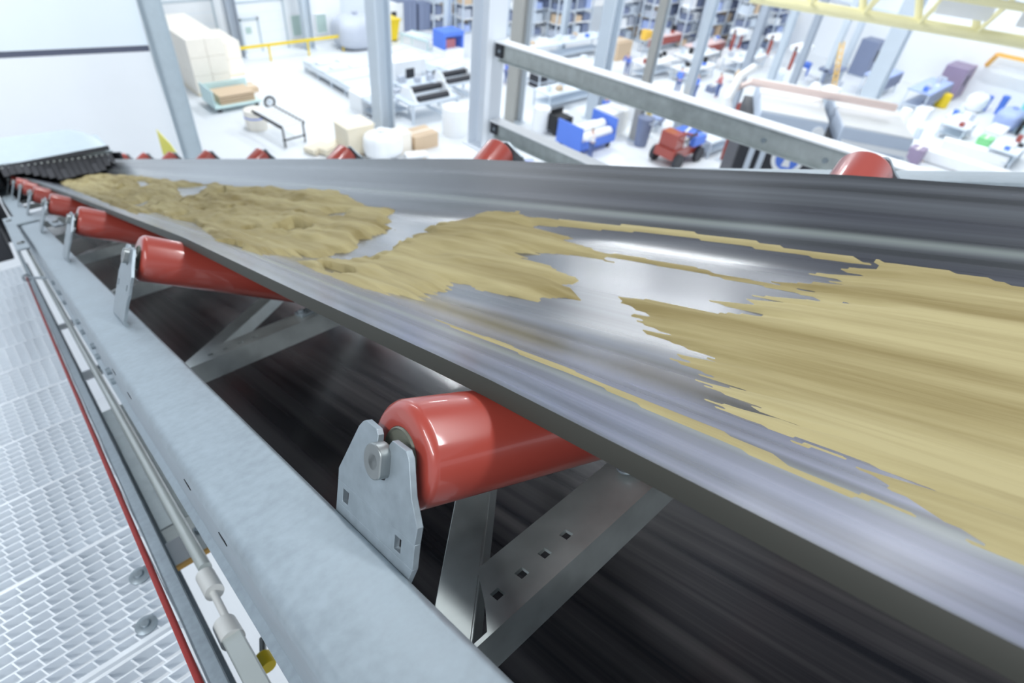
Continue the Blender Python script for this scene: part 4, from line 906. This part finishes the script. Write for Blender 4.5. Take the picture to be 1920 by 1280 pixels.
    ('press', 50.82, 19.78, (2.0, 1.4, 2.6), 'red', 'press with red posts, nearest of the red presses', 'press', None, 0),
    ('bin', 53.52, 19.92, (0.8, 0.8, 1.0), 'blue', 'small blue bin right of the nearest red press', 'bin', None, 0),
    ('press', 51.59, 17.13, (2.4, 1.6, 1.6), 'slate', 'dark low press beside the orange ladder', 'press', None, 0),
    ('ladder', 50.27, 15.93, (0.7, 0.2, 3.6), 'amber', 'orange leaning ladder beside the slender columns', 'ladder', None, 0),
    ('cabinet', 58.84, 17.29, (1.8, 1.4, 2.8), 'slate', 'dark machine cabinet behind the wide slanted column', 'cabinet', None, 0),
    ('workbench', 54.64, 14.3, (4.0, 1.6, 1.6), 'bluegrey', 'blue fronted bench left of the wide slanted column', 'workbench', None, 0),
    ('workbench', 54.86, 10.87, (5.5, 1.6, 1.6), 'bluegrey', 'blue fronted bench right of the wide slanted column', 'workbench', None, 0),
    ('cabinet', 60.25, 10.64, (2.4, 1.6, 2.4), 'plum', 'dark purple open cabinet with a red edge by the far wall', 'cabinet', None, 0),
    ('drum', 56.56, 9.94, (0.9, 0.9, 1.0), 'yellow', 'yellow drum in front of the dark purple cabinet', 'drum', None, 0),
    ('bale', 58.44, 8.14, (2.6, 1.4, 1.2), 'white', 'white wrapped bale along the right wall', 'bale', None, 0),
    ('bin', 59.39, 7.62, (0.5, 0.5, 1.1), 'blue', 'slim blue bin beside the white wrapped bale', 'bin', None, 0),
    ('bin', 59.35, 6.62, (0.5, 0.5, 1.4), 'blue', 'slim blue bin standing farther right along the wall', 'bin', None, 0),
    ('bale', 56.0, 5.4, (2.4, 1.6, 1.4), 'bluegrey', 'blue grey bale at the right edge of the picture', 'bale', None, 0),
    ('cabinet', 58.09, 4.66, (1.2, 1.2, 2.2), 'teal', 'turquoise cabinet at the right edge of the picture', 'cabinet', None, 0),
    ('workbench', 52.83, 7.79, (2.8, 1.2, 0.8), 'white', 'white bench standing alone on the open right floor', 'workbench', None, 0),
    ('workbench', 50.08, 7.18, (2.8, 1.6, 1.0), 'pale', 'pale bench behind the long white beams', 'workbench', None, 0),
    ('plank', 43.63, 5.18, (5.21, 1.0, 0.7), 'white', 'long white beam on trestles along the right floor', 'beam', None, -82.8),
    ('plank', 46.86, 5.16, (3.69, 0.9, 0.7), 'white', 'second long white beam behind the first', 'beam', None, -78.8),
    ('carton', 49.42, 5.22, (1.0, 0.8, 0.8), 'green', 'green box among white parts on the right floor', 'box', None, 0),
    ('wheel_thing', 55.4, 4.39, (1.2, 0.4, 1.2), 'dark', 'dark ring standing upright near the right edge', 'ring', None, 0),
    ('carton', 52.73, 5.31, (2.4, 1.0, 0.7), 'white', 'white case behind the green box', 'case', None, 0),
    ('workbench', 48.33, 3.77, (3.4, 1.6, 1.0), 'pale', 'pale bench with blue parts right of the green box', 'workbench', None, 0),
    ('carton', 41.98, 7.22, (1.0, 0.8, 1.0), 'plum', 'dark parts box near the steel beam on the right floor', 'box', None, 0),
    ('carton', 51.8, 9.88, (1.4, 0.9, 0.8), 'white', 'white case left of the open right floor', 'case', None, 0),
    ('bin', 53.28, 10.25, (0.6, 0.6, 0.8), 'slate', 'small dark bin left of the open right floor', 'bin', None, 0),
    ('person', 38.52, 27.06, (0.5, 0.4, 1.75), 'blue', 'person in blue clothes bending beside the amber hoist', 'person', None, 200),
    ('person', 38.49, 22.42, (0.5, 0.4, 1.75), 'blue', 'person in a blue jacket leaning over red parts', 'person', None, 30),
    ('person', 38.91, 21.23, (0.5, 0.4, 1.75), 'blue', 'person in blue standing right of the person over red parts', 'person', None, 160),
    ('person', 40.76, 20.48, (0.5, 0.4, 1.75), 'redc', 'person with red top beside blue barrels between columns', 'person', None, 90),
    ('person', 29.25, 21.58, (0.5, 0.4, 1.75), 'blue', 'person in blue standing behind the blue trolley', 'person', None, 250),
    ('person', 28.61, 29.75, (0.5, 0.4, 1.75), 'blue', 'person in blue between the steel post and the brown column', 'person', None, 10),
    ('person', 24.5, 18.43, (0.5, 0.4, 1.75), 'whitec', 'person in a white top beside the blue trolley', 'person', None, 100),
    ('column', 16.57, 26.26, (0.85, 0.85, 16), 'col', 'wide grey steel column left of the white drum', 'steel column', 'steel columns of the hall', 0),
    ('column', 24.56, 24.64, (0.8, 0.8, 16), 'colb', 'wide two-toned steel column just right of the near post', 'steel column', 'steel columns of the hall', 0),
    ('column', 29.38, 22.4, (0.8, 0.8, 16), 'col', 'wide pale grey steel column behind the steel beams', 'steel column', 'steel columns of the hall', 0),
    ('column', 29.04, 18.89, (0.45, 0.45, 16), 'colb', 'slender olive grey column reaching down by the yellow stand', 'steel column', 'steel columns of the hall', 0),
    ('column', 30.81, 17.2, (0.42, 0.42, 16), 'col', 'slender steel column in the far row, first from the left', 'steel column', 'steel columns of the hall', 0),
    ('column', 36.9, 17.2, (0.42, 0.42, 16), 'cold', 'slender steel column in the far row, second from the left', 'steel column', 'steel columns of the hall', 0),
    ('column', 41.03, 17.2, (0.42, 0.42, 16), 'col', 'slender steel column in the far row, third from the left', 'steel column', 'steel columns of the hall', 0),
    ('column', 44.99, 17.2, (0.42, 0.42, 16), 'cold', 'slender steel column in the far row, fourth from the left', 'steel column', 'steel columns of the hall', 0),
    ('column', 50.68, 17.2, (0.42, 0.42, 16), 'col', 'slender steel column in the far row, fifth from the left', 'steel column', 'steel columns of the hall', 0),
    ('column', 53.76, 17.2, (0.42, 0.42, 16), 'col', 'slender steel column in the far row, last from the left', 'steel column', 'steel columns of the hall', 0),
    ('column', 45.34, 12.08, (1.0, 1.0, 16), 'col', 'wide slanted looking column right of the orange ladder', 'steel column', 'steel columns of the hall', 0),
    ('column', 15.8, 42.4, (0.6, 0.6, 16), 'cold', 'steel column against the far wall between the two big doors', 'steel column', 'steel columns of the hall', 0),
    ('column', 20.9, 42.4, (0.6, 0.6, 16), 'col', 'steel column against the far wall between two windows', 'steel column', 'steel columns of the hall', 0),
    ('column', 29.63, 37.55, (0.45, 0.45, 16), 'col', 'slender column in front of the second pallet rack', 'steel column', 'steel columns of the hall', 0),
    ('column', 38.99, 34.28, (0.45, 0.45, 16), 'col', 'slender column in front of the fifth pallet rack', 'steel column', 'steel columns of the hall', 0),
]

for i, r in enumerate(BG): thing(r[0], r[1], r[2], r[3], r[4], r[5], r[6], r[7], r[8], i)

# small loose things standing about between the benches
_r = random.Random(21); _pts = [(r[1], r[2], max(r[3][0], r[3][1])*.5) for r in BG]; _n = 0
_w = ['white', 'pale', 'steel', 'blue', 'kraft', 'white', 'grey', 'slate', 'cream', 'bluegrey', 'white', 'amber']
_used = set()
for _ in range(2000):
    if _n >= 60: break
    x = _r.uniform(16, 50); y = _r.uniform(4, 33)
    if y > 33-.30*(x-16) or (x < 24 and y < 11) or (x < 25 and y > 20): continue
    rr = _r.uniform(.3, .75)
    if any(math.hypot(x-a, y-b_) < c_+rr+.5 for a, b_, c_ in _pts): continue
    near = min(BG, key=lambda q: math.hypot(q[1]-x, q[2]-y)); c = _w[_n % 12]
    if near[5] in _used or near[0] in ('rack', 'column'): continue
    _used.add(near[5])
    kind_, sz = [('carton', (rr*1.8, rr*1.2, rr*1.3)), ('workbench', (rr*3.2, rr*1.4, .85)), ('drum', (rr, rr, rr*1.5)), ('carton', (rr*1.2, rr*1.2, rr*.8))][_n % 4]
    nm = {'carton': 'small case', 'workbench': 'low trestle', 'drum': 'small tub'}[kind_]
    thing(kind_, x, y, sz, c, f"{CN.get(c, c)} {nm} on the floor beside the {' '.join(near[5].split()[:7])}", nm.split()[1], 'loose things between the benches', _r.choice((0, 0, 20, -30)), 300+_n)
    _pts.append((x, y, rr)); _n += 1

# ---- black machine with pale hoods behind the portal beams
def big_machine():
    mw = Matrix.Translation((15.4, 7.3, 0)) @ Matrix.Rotation(math.radians(-60), 4, 'Z')
    root = empty('screening_machine', mw, 'large black machine with pale sloping hoods and a round blue disc, behind the steel beams', 'machine')
    B = lambda a, b_, nm, mm, bv=0, par=root: MB().box(a, b_).build(nm, mm, par, bevel=bv)
    B((0.6, 0, 0.9), (3.5, 3.2, 7.5), 'body', P('black'), .05)
    B((0.65, 0.1, 0), (3.4, 3.1, 0.9), 'plinth', P('dark'))
    for q in (0.9, 1.2): B((q, -.12, 1.0), (q+.14, 0, 7.4), 'upright', P('steel'))
    d = MB().lathe([(0, .42), (.05, .42), (.05, .30), (.02, .30)], (1.95, -0.02, 6.95), (0, -1, 0), 40).build('disc_ring', P('white'), root)
    MB().cyl((1.95, -.02, 6.95), (1.95, -.07, 6.95), .31, 36).build('disc_face', P('blue'), d)
    MB().prism([(1.84, 6.75), (2.06, 6.75), (2.00, 7.05), (1.94, 7.15), (1.89, 7.02)], 1, -.09, -.07).build('disc_mark', P('whitec'), d)
    for k, x in enumerate((0.85, 2.95)):
        b = MB(); b.box((x, 0.05, 7.5), (x+1.75, 3.1, 8.02)); b.build('hood', P('bluegrey2'), root, bevel=.03)
        MB().box((x+.02, 0.08, 8.02), (x+1.73, 3.1, 8.06)).build('hood_top', P('white'), root)
        MB().box((x+.1, 0.0, 7.58), (x+1.75, .05, 7.72)).build('hood_lip', P('white'), root)
    B((3.52, 0.1, 0.0), (4.9, 3.0, 7.45), 'rear_body', P('pale'), .05)
    MB().tube([(2.42, 0.0, 7.75), (2.46, 1.5, 7.95), (2.5, 3.1, 8.1)], .16, 12).build('gutter', P('white'), root)
    MB().tube([(0.1, 1.6, 7.2), (0.1, 1.6, 8.0), (0.5, 1.6, 8.3), (4.4, 1.6, 8.3)], .10, 12).build('guard_bar', P('pinkbar'), root)
    MB().tube([(0.2, 0.2, 7.5), (-.05, .5, 8.0), (.2, 2.0, 8.25), (.6, 3.2, 8.3)], .12, 12).build('hose', P('white'), root)
big_machine()

# ---- overhead crane, yellow lattice girder with white sign board
def crane():
    a = Vector((19.0, 9.45, 9.95)); b_ = Vector((25.0, -2.45, 9.95)); d = (b_-a).normalized()
    root = empty('overhead_crane', Matrix.Translation(a), 'yellow lattice girder of the overhead crane at the top right', 'crane')
    L = (b_-a).length; sd = Vector((-d.y, d.x, 0)); hh = 1.7; wd = -1.2
    MB().tube([(0, 0, 0), d*L], .16, 12).build('bottom_chord', P('crane'), root)
    MB().tube([sd*wd+Vector((0, 0, .9)), sd*wd+d*L+Vector((0, 0, .9))], .10, 12).build('bottom_chord', P('crane'), root)
    MB().tube([Vector((0, 0, hh)), Vector((0, 0, hh))+d*L], .15, 12).build('top_chord', P('crane'), root)
    n = 9
    for i in range(n):
        p = d*(L*(i+.15)/n); q = d*(L*(i+.65)/n); r2 = d*(L*(i+1.15)/n)
        MB().tube([p, q+Vector((0, 0, hh))], .07, 8).build('lattice_bar', P('crane'), root)
        if i < n-1: MB().tube([q+Vector((0, 0, hh)), r2], .10, 8).build('lattice_bar', P('crane'), root)
        MB().tube([p, p+sd*wd+Vector((0, 0, .9))], .05, 8).build('cross_tie', P('crane'), root)
    X = Matrix(((d.x, 0, sd.x, 0), (d.y, 0, sd.y, 0), (0, 1, 0, 0), (0, 0, 0, 1)))
    for k, (t, pw) in enumerate(((4.85, 1.35), (6.85, 1.3))):
        mw = Matrix.Translation(a + d*t + Vector((0, 0, .36)) - sd*.25) 
        up = Vector((0, 0, 1.25)); bk = -sd*.05
        o = MB().poly([d*0, d*pw, d*pw+up, up, bk, d*pw+bk, d*pw+up+bk, up+bk], [(0,1,2,3),(4,7,6,5),(0,4,5,1),(1,5,6,2),(2,6,7,3),(3,7,4,0)]).build('hanging_sheet', P('white'), None, mw=mw)
        tag(o, ['white sheet hung on the yellow crane girder', 'white sheet on the yellow crane girder, cut by the right edge'][k], 'sheet')
crane()
# small orange wall crane on the far right wall
root = empty('wall_jib', Matrix.Translation((61.2, 9.3, 2.6)), 'small orange jib fixed to the far right wall', 'jib')
MB().bar((0, 0, 0), (-.6, -.4, 1.0), .25, .25).build('strut', P('orange'), root); MB().bar((-.6, -.4, 1.0), (-.6, -4.5, 1.1), .25, .25).build('arm', P('orange'), root)
structure('trim_2', P('pale'), MB().box((61.3, -20, 4.4), (61.5, 45, 4.6)))
structure('trim_3', P('pale'), MB().box((61.3, -20, 7.0), (61.5, 45, 7.2)))
structure('trim_4', P('pale'), MB().box((61.3, -20, 9.6), (61.5, 45, 9.8)))

# ---- ceiling luminaires (long tubes); the rows over the hall floor are added 
def luminaire(x, y, z, L, power, label, rz=0):
    mw = Matrix.Translation((x, y, z)) @ Matrix.Rotation(rz, 4, 'Z')
    root = empty('ceiling_lamp', mw, label, 'ceiling lamp', 'long ceiling lamps of the hall')
    MB().box((-.12, -L/2, .03), (.12, L/2, .10)).build('lamp_housing', P('white'), root)
    ld = bpy.data.lights.new('lamp_light', 'AREA'); ld.shape = 'RECTANGLE'; ld.size = .22; ld.size_y = L; ld.energy = power; ld.color = (.93, .97, 1.0)
    lo = bpy.data.objects.new('lamp_light', ld); COL.objects.link(lo); lo.parent = root; lo.location = (0, 0, .02)
for i, (x, y, L, p) in enumerate([(-3.2, -0.5, 5, 300), (2.6, -1.0, 5, 230), (2.2, 8.5, 6, 150)]):
    luminaire(x, y, H+3.6, L, p, 'long ceiling lamp above the conveyor, ' + ['left of the belt', 'right of the belt', 'beyond the hood'][i])
root = empty('added_flood_lamp', Matrix.Translation((-3.0, 7.5, H+4.0)) @ Matrix.Rotation(math.radians(58), 4, 'X'), 'added unseen tilted flood lamp lighting the near white wall', 'flood lamp')  # unseen lamp, added only to brighten the near wall
MB().box((-1.0, -.15, .03), (1.0, .15, .12)).build('lamp_housing', P('white'), root)
ld = bpy.data.lights.new('lamp_light', 'AREA'); ld.shape = 'RECTANGLE'; ld.size = 2.0; ld.size_y = .3; ld.energy = 900; ld.color = (.93, .97, 1.0)
lo = bpy.data.objects.new('lamp_light', ld); COL.objects.link(lo); lo.parent = root
for i, (x, y) in enumerate([(14, 30), (30, 30), (46, 30), (14, 14), (30, 14), (46, 14), (22, 38), (40, 4), (54, 8)]):  # unseen lamps added so the hall is brighter than the conveyor
    luminaire(x, y, H+4.2, 8, 1500, 'added unseen ceiling lamp brightening the hall floor, ' + ['first', 'second', 'third', 'fourth', 'fifth', 'sixth', 'seventh', 'eighth', 'ninth'][i] + ' of the big rows')
